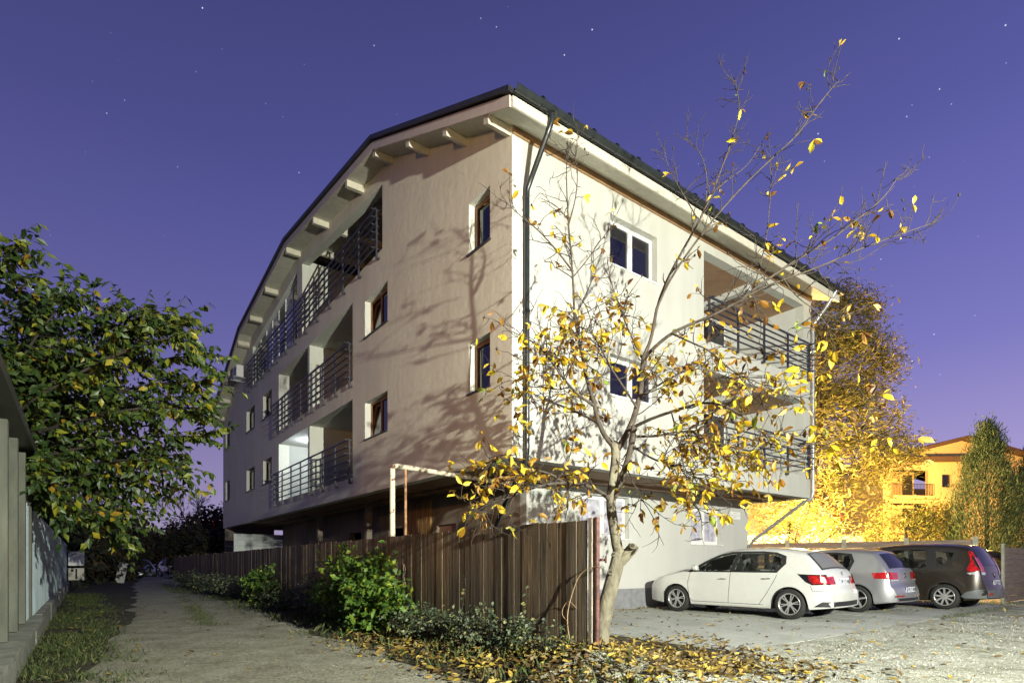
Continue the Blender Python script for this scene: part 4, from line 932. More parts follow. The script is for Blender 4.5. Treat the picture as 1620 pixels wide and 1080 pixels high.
c.patch('indicator', brown, M['clearlamp'], [(4.0, .925), (4.25, .96), (4.27, .90), (4.06, .885)], off=.011, both=True)
c.top('rear_bumper', brown, M['greyplastic'], c.zi(.52), len(c.O)-2, -.74, .74, .012)
c.patch('rear_bumper', brown, M['greyplastic'], [(3.88, .34), (4.0, .46), (4.2, .52), (4.36, .52), (4.36, .3), (3.98, .3)], off=.01, both=True)
for y0, y1 in ((-.7, -.45), (.45, .7)): c.top('bumper_reflector', brown, M['redlamp'], c.zi(.44), c.zi(.38), y0, y1, .016)
pl, x, z = plate_txt(brown, c, .68, 0, .012); letters(pl, x, z, -.2, 'TM 08 RTH', .075, M['platetext'])
m = MB(); x = c.T(c.zi(.86), 0, .014)[0]; m.tube([(x, 0, .93), (x, .035, .87), (x, 0, .81), (x, -.035, .87), (x, 0, .93)], .008, 6); m.build('emblem', M['chrome'], brown)
m = MB(); m.tube([(4.22, -.02, 1.1), (4.2, .32, 1.16)], .014, 6); m.build('rear_wiper', M['blackplastic'], brown)
seam(c, brown, [(2.27, 1.0), (2.25, .6), (2.2, .29)]); seam(c, brown, [(3.24, 1.0), (3.2, .8), (3.1, .6), (2.95, .3)]); handles(c, brown, [(2.05, .9), (3.02, .93)], M['blackplastic']); mirror(c, brown, 1.4, 1.05, B1); interior(c, brown, 1.2, 3.1)
for x in (.84, 3.54):
    for sg in (-1, 1): wheel(brown, x, sg*.8, sg, .32, 9, False)
place(brown, (11.52-.6*2.85, 15.22+.8*2.85), (11.52, 15.22), .84, 3.54, .91)

# far cars down the lane and one cut by the right edge: copies of the silver and brown ones
for src, loc, rz, lab in ((silver, (-30.6, 47.5, 0), 2.3, 'dark parked car at the far end of the lane, left of the pair'),
                          (silver, (-28.6, 50.5, 0), 2.5, 'pale parked car at the far end of the lane with glinting lamps'),
                          (brown, (19.0, 19.5, 0), 2.2, 'dark car cut off by the right edge beyond the gate')):
    k = copy_tree(src); k.location = loc; k.rotation_euler = (0, 0, rz); k.scale = (1.05,)*3; k['label'] = lab
    if 'group' in k and src is silver: k['group'] = 'cars at the far end of the lane'
    elif 'group' in k: del k['group']
# ------------------------------------------------------------------ vegetation
def smooth_poly(pts, k=2):
    p = [Vector(q) for q in pts]
    for _ in range(k):
        q = [p[0]]
        for a, b in zip(p, p[1:]): q += [a*.75+b*.25, a*.25+b*.75]
        q.append(p[-1]); p = q
    return p
def leafmesh(name, items, size, m, parent, tmpl=LEAF, droop=.5, aspect=1, up=.7):
    """items: list of (pos, dir)"""
    pos = np.array([i[0] for i in items], float); a = np.array([i[1] for i in items], float)+rng.normal(size=(len(items), 3))*.45; a[:, 2] -= droop
    n = len(items); nr = rng.normal(size=(n, 3)); nr[:, 2] += up
    s = rng.uniform(size[0], size[1], (n, 1))
    return scatter(name, *tmpl, pos, a, nr, np.hstack([s, s*aspect]), m, parent, smooth=False)
M['bark'] = mat('pale_bark', (.25, .235, .165), .9, var=.25, scale=9, bump=.9, bscale=22, col2=(.09, .075, .055), stretch=(1, 1, .6))
M['twig'] = mat('grey_twig', (.055, .042, .034), .85, var=.25, scale=12, bump=.3)
M['yellow_leaf'] = mat('autumn_leaf', (1, 1, 1), .5, island=[(0, (.10, .045, .01)), (.2, (.26, .12, .012)), (.4, (.42, .26, .015)), (.65, (.58, .43, .02)), (.82, (.60, .50, .04)), (.93, (.40, .26, .08)), (1, (.22, .32, .03))], var=.12, scale=25, trans=.28)
M['husk'] = mat('dark_husk', (.03, .022, .018), .8)

def near_tree():
    random.seed(21); root = thing('autumn_tree', 'small tree with sparse yellow leaves and a pale cut-back trunk beside the fence end', 'tree', (1.22, 7.87, .1))
    rw = root.location.copy()
    Z0 = 6.9; wood = MB(); twig = MB(); leaves = []; husks = []
    def L3(pl, r0, r1, power=1.0):
        pts = smooth_poly([P(u, v, z*1.14) for u, v, z in pl]); n = len(pts)
        return [p-rw for p in pts], [1.12*(r0+(r1-r0)*(i/(n-1))**power) for i in range(n)]
    limbs = []
    def limb(pl, r0, r1, tw=1.0, pw=.8, n=8, mb=wood):
        pts, rr = L3(pl, r0, r1, pw); mb.tube(pts, rr, n, 0 if r0 > .06 else 2); limbs.append((pts, rr, tw)); return pts
    # trunk
    pts, rr = L3([(948, 1040, 6.9), (950, 1010, 6.9), (957, 965, 6.9), (967, 925, 6.9), (976, 893, 6.92), (981, 868, 6.94)], .118, .082, .6); rr[0] = .175; rr[1] = .14; wood.tube(pts, rr, 16)
    pts, rr = L3([(976, 893, 6.92), (990, 878, 6.9), (1000, 868, 6.88), (1003, 862, 6.87)], .075, .065); wood.tube(pts, rr, 12)
    for u, v, r in ((1001, 864, .04), (966, 905, .035), (971, 877, .03)):
        p = P(u, v, 7.74)-rw; wood.tube([p, p+Vector((-.01, -.05, .01))], [r*1.25, r], 10); wood.tube([p+Vector((-.01, -.05, .01)), p+Vector((-.01, -.06, .01))], [r*.7, r*.6], 10, 1)
    limb([(979, 878, 6.94), (973, 845, 6.95), (968, 815, 6.95), (966, 790, 6.95), (971, 750, 6.95), (975, 716, 6.97), (971, 700, 7.0)], .066, .052, .15, 1, 12)
    limb([(967, 796, 6.95), (980, 765, 6.9), (991, 735, 6.85), (1000, 700, 6.8), (1003, 672, 6.8)], .042, .034, .2, 1, 10)
    limb([(966, 792, 6.95), (955, 781, 6.85), (940, 772, 6.7), (922, 766, 6.5), (893, 763, 6.3), (860, 766, 6.1), (830, 776, 6.0), (800, 788, 5.95), (765, 800, 5.9)], .032, .005, 1.3)
    limb([(893, 763, 6.3), (870, 748, 6.2), (840, 742, 6.0), (800, 735, 5.9), (772, 724, 5.8)], .016, .004, 1.0)
    limb([(971, 706, 7.0), (957, 690, 7.0), (946, 667, 7.0), (938, 630, 7.05), (927, 597, 7.1), (919, 550, 7.15), (909, 507, 7.2), (906, 430, 7.3), (899, 352, 7.35), (896, 289, 7.4), (897, 236, 7.4)], .037, .004, .9)
    limb([(938, 640, 7.0), (915, 625, 6.8), (892, 600, 6.6), (868, 565, 6.4), (845, 540, 6.2), (800, 520, 6.1)], .022, .004, 1.2)
    limb([(946, 668, 7.0), (920, 655, 7.2), (885, 640, 7.5), (850, 628, 7.7), (815, 600, 7.9)], .022, .004, 1.2)
    limb([(907, 430, 7.3), (880, 395, 7.2), (850, 362, 7.1), (825, 343, 7.0), (800, 320, 6.9)], .015, .003, .9)
    limb([(905, 440, 7.3), (930, 410, 7.4), (950, 380, 7.5), (965, 362, 7.5)], .011, .003, .8)
    limb([(900, 355, 7.35), (912, 310, 7.3), (914, 270, 7.25), (909, 245, 7.2)], .010, .003, .8)
    limb([(897, 345, 7.3), (880, 325, 7.2), (866, 318, 7.1)], .007, .003, .6)
    limb([(974, 716, 6.97), (1000, 672, 7.0), (1012, 628, 7.05), (1016, 590, 7.1), (1019, 562, 7.1)], .04, .032, .5, 1, 10)
    limb([(1019, 566, 7.1), (1040, 545, 7.0), (1062, 527, 6.9), (1094, 512, 6.8), (1125, 500, 6.7), (1163, 480, 6.6), (1200, 458, 6.5), (1240, 442, 6.4), (1300, 421, 6.3), (1349, 398, 6.2), (1420, 372, 6.1), (1478, 352, 6.0)], .026, .003, 1.0)
    limb([(1163, 480, 6.6), (1200, 452, 6.4), (1247, 419, 6.3), (1282, 398, 6.2), (1318, 377, 6.1), (1349, 352, 6.0), (1395, 318, 5.95), (1422, 278, 5.9)], .018, .003, .9)
    limb([(1019, 562, 7.1), (1031, 535, 7.1), (1038, 490, 7.1), (1052, 450, 7.1), (1071, 412, 7.15), (1099, 363, 7.2), (1117, 327, 7.25), (1128, 303, 7.25), (1142, 265, 7.3), (1156, 229, 7.3), (1170, 178, 7.3), (1168, 150, 7.3), (1163, 128, 7.3)], .024, .003, .9)
    limb([(1128, 305, 7.25), (1150, 285, 7.2), (1173, 270, 7.15), (1190, 252, 7.1), (1205, 226, 7.1)], .010, .003, .8)
    limb([(1038, 490, 7.1), (1057, 447, 7.0), (1089, 398, 6.9), (1130, 345, 6.8), (1177, 292, 6.7), (1222, 250, 6.6), (1265, 211, 6.5), (1289, 173, 6.45), (1317, 138, 6.4), (1328, 127, 6.4)], .017, .0025, .6)
    limb([(1190, 466, 6.55), (1200, 430, 6.6), (1210, 390, 6.65), (1216, 345, 6.7), (1220, 290, 6.7), (1221, 261, 6.7)], .011, .003, .9)
    limb([(1117, 320, 7.25), (1119, 275, 7.3), (1108, 240, 7.35), (1082, 218, 7.4)], .010, .003, .8)
    limb([(1103, 345, 7.25), (1078, 303, 7.3), (1057, 268, 7.35), (1050, 229, 7.4)], .010, .003, .8)
    limb([(1003, 675, 6.8), (1030, 662, 6.6), (1062, 651, 6.4), (1090, 642, 6.2), (1113, 636, 6.1), (1145, 640, 6.0), (1171, 655, 5.9), (1202, 682, 5.8), (1237, 698, 5.75), (1272, 704, 5.7), (1320, 697, 5.6), (1370, 678, 5.5)], .022, .003, .8)
    limb([(1003, 690, 6.8), (1040, 690, 7.0), (1080, 680, 7.2), (1120, 690, 7.4), (1160, 715, 7.5), (1190, 740, 7.6)], .02, .004, 1.5)
    limb([(1000, 705, 6.8), (1030, 725, 6.6), (1060, 735, 6.4), (1090, 745, 6.2), (1115, 765, 6.1)], .016, .004, 1.5)
    limb([(1012, 628, 7.05), (1040, 610, 7.3), (1075, 590, 7.5), (1110, 580, 7.7), (1150, 600, 7.8)], .018, .004, 1.3)
    limb([(1008, 645, 7.0), (985, 610, 6.8), (965, 580, 6.6), (948, 545, 6.4), (930, 520, 6.3)], .018, .004, 1.3)
    limb([(1018, 570, 7.1), (1000, 535, 7.3), (985, 500, 7.5), (975, 470, 7.6), (960, 430, 7.7)], .018, .004, 1.1)
    limb([(1062, 527, 6.9), (1090, 540, 6.6), (1125, 555, 6.4), (1160, 590, 6.2), (1200, 605, 6.1), (1245, 628, 6.0)], .014, .004, 1.0)
    limb([(990, 735, 6.85), (1000, 760, 6.6), (1008, 775, 6.5), (1015, 790, 6.4)], .010, .003, .9)
    limb([(1240, 442, 6.4), (1260, 470, 6.3), (1290, 490, 6.25), (1312, 520, 6.2)], .008, .003, 1.0)
    limb([(1062, 651, 6.4), (1075, 700, 6.2), (1085, 760, 6.0), (1098, 800, 6.0)], .010, .003, 1.3)
    def dens(v, u):
        if u > 1150 and v < 470: return .22
        if v < 330: return .10
        if v < 450: return .22
        if v < 520: return .6
        return 1.25
    def proj(p):
        q = p+rw; return 810+903*q.x/q.y, 890-903*(q.z-1.25)/q.y
    def addleaf(p, d):
        u, v = proj(p)
        if v > 835 or random.random() > dens(v, u)*.6: return
        for k in range(random.choice([1, 1, 2, 2, 3]) if v < 560 else random.choice([1, 2, 2, 3])):
            dd = (d+Vector((random.gauss(0, .6), random.gauss(0, .6), random.gauss(-.35, .5)))).normalized(); leaves.append((p, dd))
    def twigs(pts, rr, amount, lvl):
        tot = sum((b-a).length for a, b in zip(pts, pts[1:])); n = int(tot*amount*(12 if lvl == 0 else 5)+random.random())
        for _ in range(n):
            f = random.uniform(.18 if lvl == 0 else .15, 1)**.8; k = min(len(pts)-2, int(f*(len(pts)-1))); p = pts[k].lerp(pts[k+1], random.random()); r = rr[k]
            if r > .055: continue
            d = (pts[k+1]-pts[k]).normalized(); side = Vector((random.gauss(0, 1), random.gauss(0, 1), random.gauss(.15, .7))).normalized()
            dr = (d*.55+side*.9).normalized(); ln = random.uniform(.22, .75)*(1 if lvl == 0 else .5)*(1 if p.z+rw.z < 5.2 else .62); m = random.randint(4, 6); q = [p]
            for j in range(m):
                dr = (dr+Vector((random.gauss(0, .2), random.gauss(0, .2), random.gauss(.07 if (p.z+rw.z) > 4.5 else -.02, .2)))).normalized(); q.append(q[-1]+dr*ln/m)
            r0 = min(max(r*.6, .006), .0105 if lvl == 0 else .0048); rs = [r0*(1-.6*i/m) for i in range(m+1)]
            twig.tube(q, rs, 5, cap=False)
            if lvl == 0 and ln > .25: twigs(q, rs, 1.2, 1)
            addleaf(q[-1], dr)
            if random.random() < .45: addleaf(q[m//2], dr)
            if random.random() < .05: husks.append(q[-1])
    for pts, rr, tw in limbs: twigs(pts, rr, tw, 0)
    wood.build('trunk', [M['bark'], M['husk'], mat('upper_bark', (.10, .08, .06), .9, var=.25, scale=12, bump=.6, bscale=25, col2=(.045, .035, .028))], root); [twig.tube([p+Vector((0, 0, -.02)), p, p+Vector((.005, 0, .025))], [.004, .016, .003], 6, 1) for p in husks]; twig.build('twigs', [M['twig'], M['husk']], root)
    leafmesh('crown', leaves[::2], (.055, .165), M['yellow_leaf'], root, LEAF, droop=.4, aspect=1.0); leafmesh('crown', leaves[1::2], (.05, .14), M['yellow_leaf'], root, CURL, droop=.5, aspect=.85)
    return len(leaves)
NLV = near_tree()

def cloud(centers, n, clump, sig):
    """random leaf positions in clumps; centers list of (c, radii, weight)"""
    out = []; w_ = np.array([c[2] for c in centers], float); w_ /= w_.sum()
    for (c, r, _), k in zip(centers, (w_*n).astype(int)):
        nc = max(1, k//clump); u = rnd_dir(nc)*rng.uniform(.25, 1, (nc, 1))**.45*np.array(r)+np.array(c)
        out.append(np.repeat(u, clump, axis=0)+rng.normal(size=(nc*clump, 3))*sig)
    return np.concatenate(out)
M['green_leaf'] = mat('cherry_leaf', (1, 1, 1), .45, island=[(0, (.025, .055, .014)), (.5, (.055, .095, .02)), (.8, (.11, .15, .025)), (.92, (.22, .24, .02)), (.98, (.32, .27, .02)), (1, (.34, .18, .02))], var=.15, scale=12, trans=.25)
M['dbark'] = mat('dark_bark', (.04, .032, .026), .9, bump=.5, var=.3)
def left_tree():
    random.seed(5); base = B(-8.3, 4.0, 0); root = thing('cherry_tree', 'large dense green and yellow leaved tree leaning over the metal fence at left', 'tree', base)
    wood = MB(); leaves = []; tw = MB()
    trunk_top = Vector((.3, .2, 2.6)); wood.tube([(0, 0, 0), (.05, 0, 1.2), trunk_top], [.2, .16, .13], 12)
    tips = [(15, 410, 7.2), (-60, 450, 8), (60, 485, 9), (105, 478, 8.4), (150, 495, 8.8), (218, 492, 8.6), (235, 505, 9.2), (280, 512, 9), (285, 530, 8.6), (312, 562, 9), (322, 605, 9.4), (316, 648, 9), (322, 690, 9.6), (285, 742, 9.2), (255, 770, 9.8),
            (190, 840, 9.4), (165, 820, 8.8), (105, 800, 8.6), (70, 760, 8), (205, 800, 9.8), (245, 720, 10.5), (200, 640, 11), (120, 560, 11), (60, 520, 10.5), (180, 720, 11.5), (100, 660, 11), (30, 640, 9.5), (10, 560, 9), (20, 700, 9.5), (150, 760, 10.8), (220, 560, 10.8), (250, 640, 10), (60, 600, 12), (150, 640, 12.5), (110, 720, 12.5)]
    for u, v, z in tips:
        tip = P(u, v, z)-base; st = trunk_top*random.uniform(.75, 1.05); mid = st.lerp(tip, .5)+Vector((random.gauss(0, .25), random.gauss(0, .25), random.uniform(.1, .6)))
        pts = smooth_poly([st, st.lerp(mid, .5)+Vector((0, 0, .12)), mid, mid.lerp(tip, .6)+Vector((0, 0, .12)), tip]); n = len(pts)
        rr = [.034*(1-i/n)+.006 for i in range(n)]; wood.tube(pts, rr, 6)
        for i in range(2, n):
            for _ in range(2 if i < n*.5 else 3):
                f = random.random(); p = pts[i-1].lerp(pts[i], f); d = (pts[i]-pts[i-1]).normalized()
                dr = (d*.9+Vector((random.gauss(0, .7), random.gauss(0, .7), random.gauss(.1, .5)))).normalized(); ln = random.uniform(.25, .7); m = 7; q = [p]
                for j in range(m): dr = (dr+Vector((random.gauss(0, .1), random.gauss(0, .1), -.05))).normalized(); q.append(q[-1]+dr*ln/m)
                tw.tube(q, [.006-.0006*k for k in range(m+1)], 4, cap=False)
                for j in range(1, m+1):
                    for sgn in (1, -1):
                        if random.random() < (.9 if q[j].z+base.z > 2.6 else .6):
                            sd = dr.cross(Vector((0, 0, 1)))*sgn*.7; leaves.append((q[j], (dr*.5+sd+Vector((0, 0, -.45))).normalized()))
    # bare upper sprig on the left margin
    wood.build('trunk', M['dbark'], root); tw.build('twigs', M['dbark'], root)
    for q in cloud([((.9, 1.2, 4.0), (1.6, 1.8, 1.5), 3), ((.5, 3, 3.3), (1.3, 2, 1.5), 2.2), ((-.5, .5, 4.0), (1.5, 1.5, 1.1), 1)], 3600, 8, .16): leaves.append((Vector(q), Vector(rng.normal(size=3))*.6+Vector((.3, 0, -.5))))
    leafmesh('crown', leaves, (.11, .185), M['green_leaf'], root, LEAFS, droop=.25, aspect=1.0); return len(leaves)
NLT = left_tree()

def foliage(name, pos, dirs, size, m, parent, aspect=1, tmpl=LEAFS, up=.4):
    n = len(pos); nr = rng.normal(size=(n, 3)); nr[:, 2] += up; s = rng.uniform(size[0], size[1], (n, 1))
    return scatter(name, *tmpl, pos, dirs, nr, np.hstack([s, s*aspect]), m, parent)
def tree(name, label, base, trunk, r, cents, n, size, m, aspect=1, clump=22, sig=.3, dirf=None, cat='tree', group=None, bark='dbark', limbs=10):
    root = thing(name, label, cat, base, 0, group); mb = MB(); pts = [Vector(p) for p in trunk]
    mb.tube(pts, [r*(1-.6*i/(len(pts)-1)) for i in range(len(pts))], 10); random.seed(len(label))
    for _ in range(limbs):
        c, rad, _w = random.choice(cents); k = random.randint(len(pts)//2, len(pts)-1)
        e = Vector(c)+Vector([random.uniform(-.8, .8)*q for q in rad]); a = pts[k]; mid = a.lerp(e, .5)+Vector((random.gauss(0, .2), random.gauss(0, .2), .15))
        mb.tube(smooth_poly([a, mid, e], 1), [r*.4, r*.3, r*.24, r*.18, r*.1, r*.05], 6)
    mb.build('trunk', M[bark], root); pos = cloud(cents, n, clump, sig)
    d = rnd_dir(len(pos), 0, 1) if dirf is None else dirf(pos); foliage('crown', pos, d, size, m, root, aspect); return root

# shrubs along the plank fence
M['bush_leaf'] = mat('bush_leaf', (1, 1, 1), .5, island=[(0, (.04, .09, .015)), (.5, (.09, .18, .025)), (.8, (.15, .26, .035)), (1, (.34, .40, .03))], var=.15, scale=14, trans=.25)
M['grey_leaf'] = mat('greyish_leaf', (1, 1, 1), .5, island=[(0, (.03, .045, .025)), (.5, (.07, .10, .055)), (.85, (.15, .18, .09)), (1, (.34, .30, .08))], var=.15, scale=14, trans=.2)
def shrub(label, d, s, rd, rs, h, n, size, m, nst=14, group='shrubs growing along the plank fence', arr=.35, name='shrub'):
    base = B(d, s, float(gh(B(d, s).x, B(d, s).y))-.03); root = thing(name, label, 'shrub', base, TH, group); st = MB(); it = []
    random.seed(int(n+s*10))
    per = max(3, n//nst)
    for i in range(nst):
        a = random.uniform(0, 6.28); q = math.sqrt(random.random()); e = Vector((rd*q*math.cos(a), rs*q*math.sin(a), h*random.uniform(.55, 1)*(1-.45*q*q)))
        b0 = Vector((e.x*.35, e.y*.35, 0)); mid = b0.lerp(e, .5)+Vector((random.gauss(0, .05), random.gauss(0, .08), h*.12)); pts = smooth_poly([b0, mid, e, e+Vector((random.gauss(0, .06), random.gauss(0, .06), -.01))], 2)
        st.tube(pts, [.007-.005*k/len(pts) for k in range(len(pts))], 5, cap=False)
        for _ in range(per):
            k = random.randint(1, len(pts)-1); p = pts[k-1].lerp(pts[k], random.random())+Vector((random.gauss(0, arr*.35), random.gauss(0, arr*.45), random.gauss(0, arr*.25)))
            if p.z > .02: it.append((p, Vector((random.gauss(-.4, .6), random.gauss(-.2, .6), random.gauss(0, .3))).normalized()))
    st.build('stems', M['dbark'], root); leafmesh('foliage', it, size, m, root, LEAFS, droop=.3, aspect=1.25, up=.9); return root
shrub('large bright green leafy bush against the middle of the plank fence', -2.3, 1.2, .5, 1.25, 1.45, 2600, (.09, .15), M['bush_leaf'], 22)
shrub('tall green bush sticking up against the planks left of the larger one', -2.15, 2.7, .38, .75, 1.55, 1100, (.09, .14), M['bush_leaf'], 12)
shrub('low dark shrub at the fence foot next to the bright bush', -2.2, 4.3, .4, 1.1, .95, 800, (.06, .1), M['grey_leaf'], 16)
shrub('yellow-green shrub further down the plank fence', -2.1, 9.6, .4, 1.2, 1.35, 1100, (.09, .15), M['bush_leaf'], 16)
shrub('dark shrub in the shade beyond the yellow-green one', -2.3, 7.0, .45, 1.2, .8, 700, (.05, .09), M['grey_leaf'], 16)
shrub('sprawling grey-green weeds at the fence foot', -2.15, -.6, .4, .9, .68, 1300, (.045, .08), M['grey_leaf'], 22, arr=.22)
shrub('small-leaved weeds with yellowing tips near the rusty post', -2.1, -2.3, .36, .85, .66, 1300, (.04, .075), M['grey_leaf'], 24, arr=.2)
shrub('little weed clump under the rusty post', -2.0, -3.35, .25, .4, .42, 240, (.03, .055), M['grey_leaf'], 10, arr=.15)
for i, s in enumerate((12.5, 15.5, 19, 23)): shrub(['dark undergrowth clump beyond the yellow-green shrub', 'dark undergrowth clump midway along the far fence', 'dark undergrowth clump near the fence bend', 'dark undergrowth clump at the far fence end'][i], -2.4, s, .5, 1.5, .9, 420, (.07, .12), M['grey_leaf'], 12)
# three upright sprigs with paired round leaves
def sprig(s, h, lab):
    base = B(-2.02, s, float(gh(B(-2.0, s).x, B(-2.0, s).y))); root = thing('sprig', lab, 'plant', base, TH, 'upright sprigs in front of the planks'); m = MB(); pts = [Vector((.02*math.sin(k*.7), .03*math.sin(k*.5), h*k/12)) for k in range(13)]; m.tube(pts, .004, 5); m.build('stem', M['twig'], root)
    it = []
    for k in range(4, 13):
        for sg in (1, -1): it.append((pts[k], Vector((-.2, sg, .3)).normalized()))
    leafmesh('leaves', it, (.05, .07), M['grey_leaf'], root, LEAFS, droop=.0, aspect=1.5)
sprig(-1.55, .95, 'taller upright sprig with paired round leaves'); sprig(-2.95, .72, 'shorter upright sprig close to the rusty post'); 
v = thing('dry_vine', 'dry curling vine stem hanging on the rusty post', 'vine', B(FD-.06, -3.62, .1), TH); m = MB()
m.tube(smooth_poly([(0, -.05, 0), (-.05, .12, .15), (-.04, .22, .5), (0, .16, .8), (.0, .02, 1.05), (.05, -.2, 1.12), (.0, -.3, 1.08)]), .006, 5); m.tube(smooth_poly([(-.02, .2, .45), (-.06, .3, .55), (0, .24, .72), (.02, .1, .62)]), .004, 5); m.build('stem', M['husk'] if False else mat('dry_stem', (.36, .24, .13), .8), v)

# ---- background right
M['willow'] = mat('willow_leaf', (1, 1, 1), .55, island=[(0, (.06, .07, .018)), (.4, (.15, .15, .035)), (.75, (.27, .23, .05)), (1, (.40, .32, .08))], var=.15, scale=3, trans=.3)
M['ylw'] = mat('garden_leaf', (1, 1, 1), .55, island=[(0, (.05, .07, .015)), (.5, (.15, .16, .03)), (1, (.36, .30, .06))], var=.15, scale=3, trans=.3)
M['thuja'] = mat('thuja_spray', (1, 1, 1), .65, island=[(0, (.02, .04, .015)), (.6, (.045, .08, .025)), (1, (.12, .16, .05))], var=.15, scale=3)
def wdir(pos):
    k = 16; g = rng.normal(size=(len(pos)//k+1, 3))*.55; g[:, 0] += .75; g[:, 2] += .2
    return np.repeat(g, k, 0)[:len(pos)]+rng.normal(size=pos.shape)*.28
tree('willow_tree', 'tall willow-like tree lit amber from below behind the building corner', (16.2, 30, 0), [(-2.2, 0, 0), (-1.6, 0, 2), (-.8, 0, 4), (-.2, 0, 7), (0, 0, 11)], .32,
     [((1.0, 0, 14.0), (2.0, 1.8, 1.7), 2.6), ((1.2, 0, 11.4), (2.7, 2.2, 2), 4), ((1.0, 0, 8.6), (3.0, 2.4, 1.8), 3.4), ((1.5, 0, 6.4), (3.2, 2.4, 1.6), 2.0), ((3.4, 0, 7.0), (1.8, 1.6, 1.1), .9), ((.2, 0, 3.9), (4.2, 2, 1.0), .8), ((-1.5, 1, 7), (2.5, 2, 4.5), 1.6)], 30000, (.18, .42), M['willow'], .34, 16, .3, wdir)
tree('garden_tree', 'leafy yellow-lit tree behind the board fence', (18.6, 27, 0), [(0, 0, 0), (.1, 0, 1.5), (0, 0, 3)], .14, [((0, 0, 2.6), (1.9, 1.2, 1.2), 1), ((1.4, 0, 3.3), (1, 1, .8), .5)], 3600, (.12, .24), M['ylw'], .6, 14, .26, group='shrubs lit behind the board fence')
tree('garden_tree', 'low bright shrub right behind the board fence beside the silver pipe', (12.6, 25, 0), [(0, 0, 0), (0, 0, 1.2), (.1, 0, 2)], .1, [((0, 0, 2.2), (2.4, 1.4, 1.3), 1)], 3400, (.10, .2), M['ylw'], .6, 12, .22, group='shrubs lit behind the board fence')
tree('garden_tree', 'orange-brown shrub in front of the amber apartment house', (21.4, 29, 0), [(0, 0, 0), (0, 0, 1.2), (.1, 0, 2)], .1, [((0, 0, 2.6), (1.4, .9, 1.3), 1)], 2200, (.12, .24), M['ylw'], .6, 12, .25, group='shrubs lit behind the board fence')
def cdir(pos): d = rng.normal(size=pos.shape)*.35; d[:, 2] += .9; d[:, 0] += .2; return d
def conifer(label, base, h, r, n):
    root = thing('conifer', label, 'tree', base, 0, 'conifers behind the gate'); m = MB(); m.tube([(0, 0, 0), (0, 0, h*.9)], [.12, .02], 8); m.build('trunk', M['dbark'], root)
    nc = n//14; z = rng.uniform(0, 1, nc)**1.3; a = rng.uniform(0, 6.28, nc); rr = r*(1-z)**.75*rng.uniform(.72, 1.12, nc)*(1+.15*np.sin(a*3+z*9)); c = np.column_stack([rr*np.cos(a), rr*np.sin(a), .2+z*(h-.2)])
    pos = np.repeat(c, 14, 0)+rng.normal(size=(nc*14, 3))*np.array([.16, .16, .22]); d = cdir(pos); d[:, :2] += np.repeat(c[:, :2], 14, 0)/r*.6; foliage('crown', pos, d, (.10, .26), M['thuja'], root, .3)
conifer('tall pointed conifer in front of the amber apartment house', (21.3, 25.6, 0), 7.3, 2.0, 30000)
conifer('shorter broad conifer cut by the right edge of the view', (23.6, 25.8, 0), 6.2, 2.0, 18000)

# ---- board fence and gate behind the cars
M['slats'] = mat('brown_composite_boards', (.20, .15, .12), .7, var=.25, scale=3, stretch=(.5, .5, 8))
def board_fence(a, b, h, nb, label, name='board_fence', posts=4, cat='fence'):
    a = Vector((*a, 0)); b = Vector((*b, 0)); d = b-a; L_ = d.length; rz = math.atan2(d.y, d.x); root = thing(name, label, cat, a, rz); bh = h/nb
    m = MB()
    for k in range(nb): m.box(0, L_, -.012, .012, k*bh+.03, (k+1)*bh+.022)
    m.build('boards', M['slats'], root)
    for k in range(posts+1):
        m = MB(); x = L_*k/posts; m.box(x-.07, x+.07, -.075, -.014, 0, h+.09); m.box(x-.08, x+.08, -.085, .0, h+.09, h+.12); m.build('post', M['conc'], root)
board_fence((8.6, 21.9), (14.6, 18.0), 1.96, 9, 'brown horizontal board fence behind the parked cars')
board_fence((15.0, 17.5), (23.5, 23.9), 1.72, 9, 'brown board gate panel right of the brown van', 'gate_panel', 3, 'gate')

# ---- far buildings
M['amber_wall'] = plaster('ochre_render', (.55, .43, .26), (.45, .34, .2), .4)
fb = thing('apartment_house', 'amber-lit apartment house with gabled roof and railed balconies beyond the conifers', 'building', (31.2, 48, 0), .12)
m = MB(); m.slab([(0, 0), (17, 0), (17, 9.6), (7.4, 11.7), (3.8, 10.8), (0, 9.3)], [rect(.7, 4.2, 6.9, 9.1), rect(.7, 4.2, 4.0, 6.3), rect(5.5, 6.4, 7.7, 8.8), rect(5.5, 6.4, 4.6, 5.8), rect(12, 13, 7.4, 8.6)], lambda a, b, t: (a, t, b), 0, .3); m.box(0, .3, .3, 12, 0, 9.2); m.box(.3, 17, 11.7, 12, 0, 9.2); m.build('wall', M['amber_wall'], fb)
m = MB(); m.slab([(-.8, 9.05), (3.8, 10.85), (7.4, 11.75), (17.8, 9.5), (17.8, 9.75), (7.4, 12.05), (3.7, 11.1), (-.9, 9.25)], [], lambda a, b, t: (a, t, b), -.7, 12.2); m.beam((1.6, -.55, 9.85), (9.0, -.55, 10.1), 1.2, .3); m.build('roof', mat('brown_roof', (.09, .05, .035), .7), fb)
for z in (6.9, 4.0):
    m = MB(); m.box(.5, 4.3, -.5, 1.4, z-.25, z); m.box(.7, 4.2, 1.5, 1.6, z, z+2.3); ba = m.build('balcony', M['amber_wall'], fb)
    m = MB(); m.box(3.1, 4.0, 1.43, 1.49, z+.02, z+2.0); m.build('balcony_door', M['dark'], ba)
    m = MB(); m.beam((.5, -.47, z+.95), (4.3, -.47, z+.95), .05, .05)
    for k in range(28): m.box(.52+k*.14, .55+k*.14, -.48, -.46, z, z+.93)
    m.build('railing', M['rail'], ba)
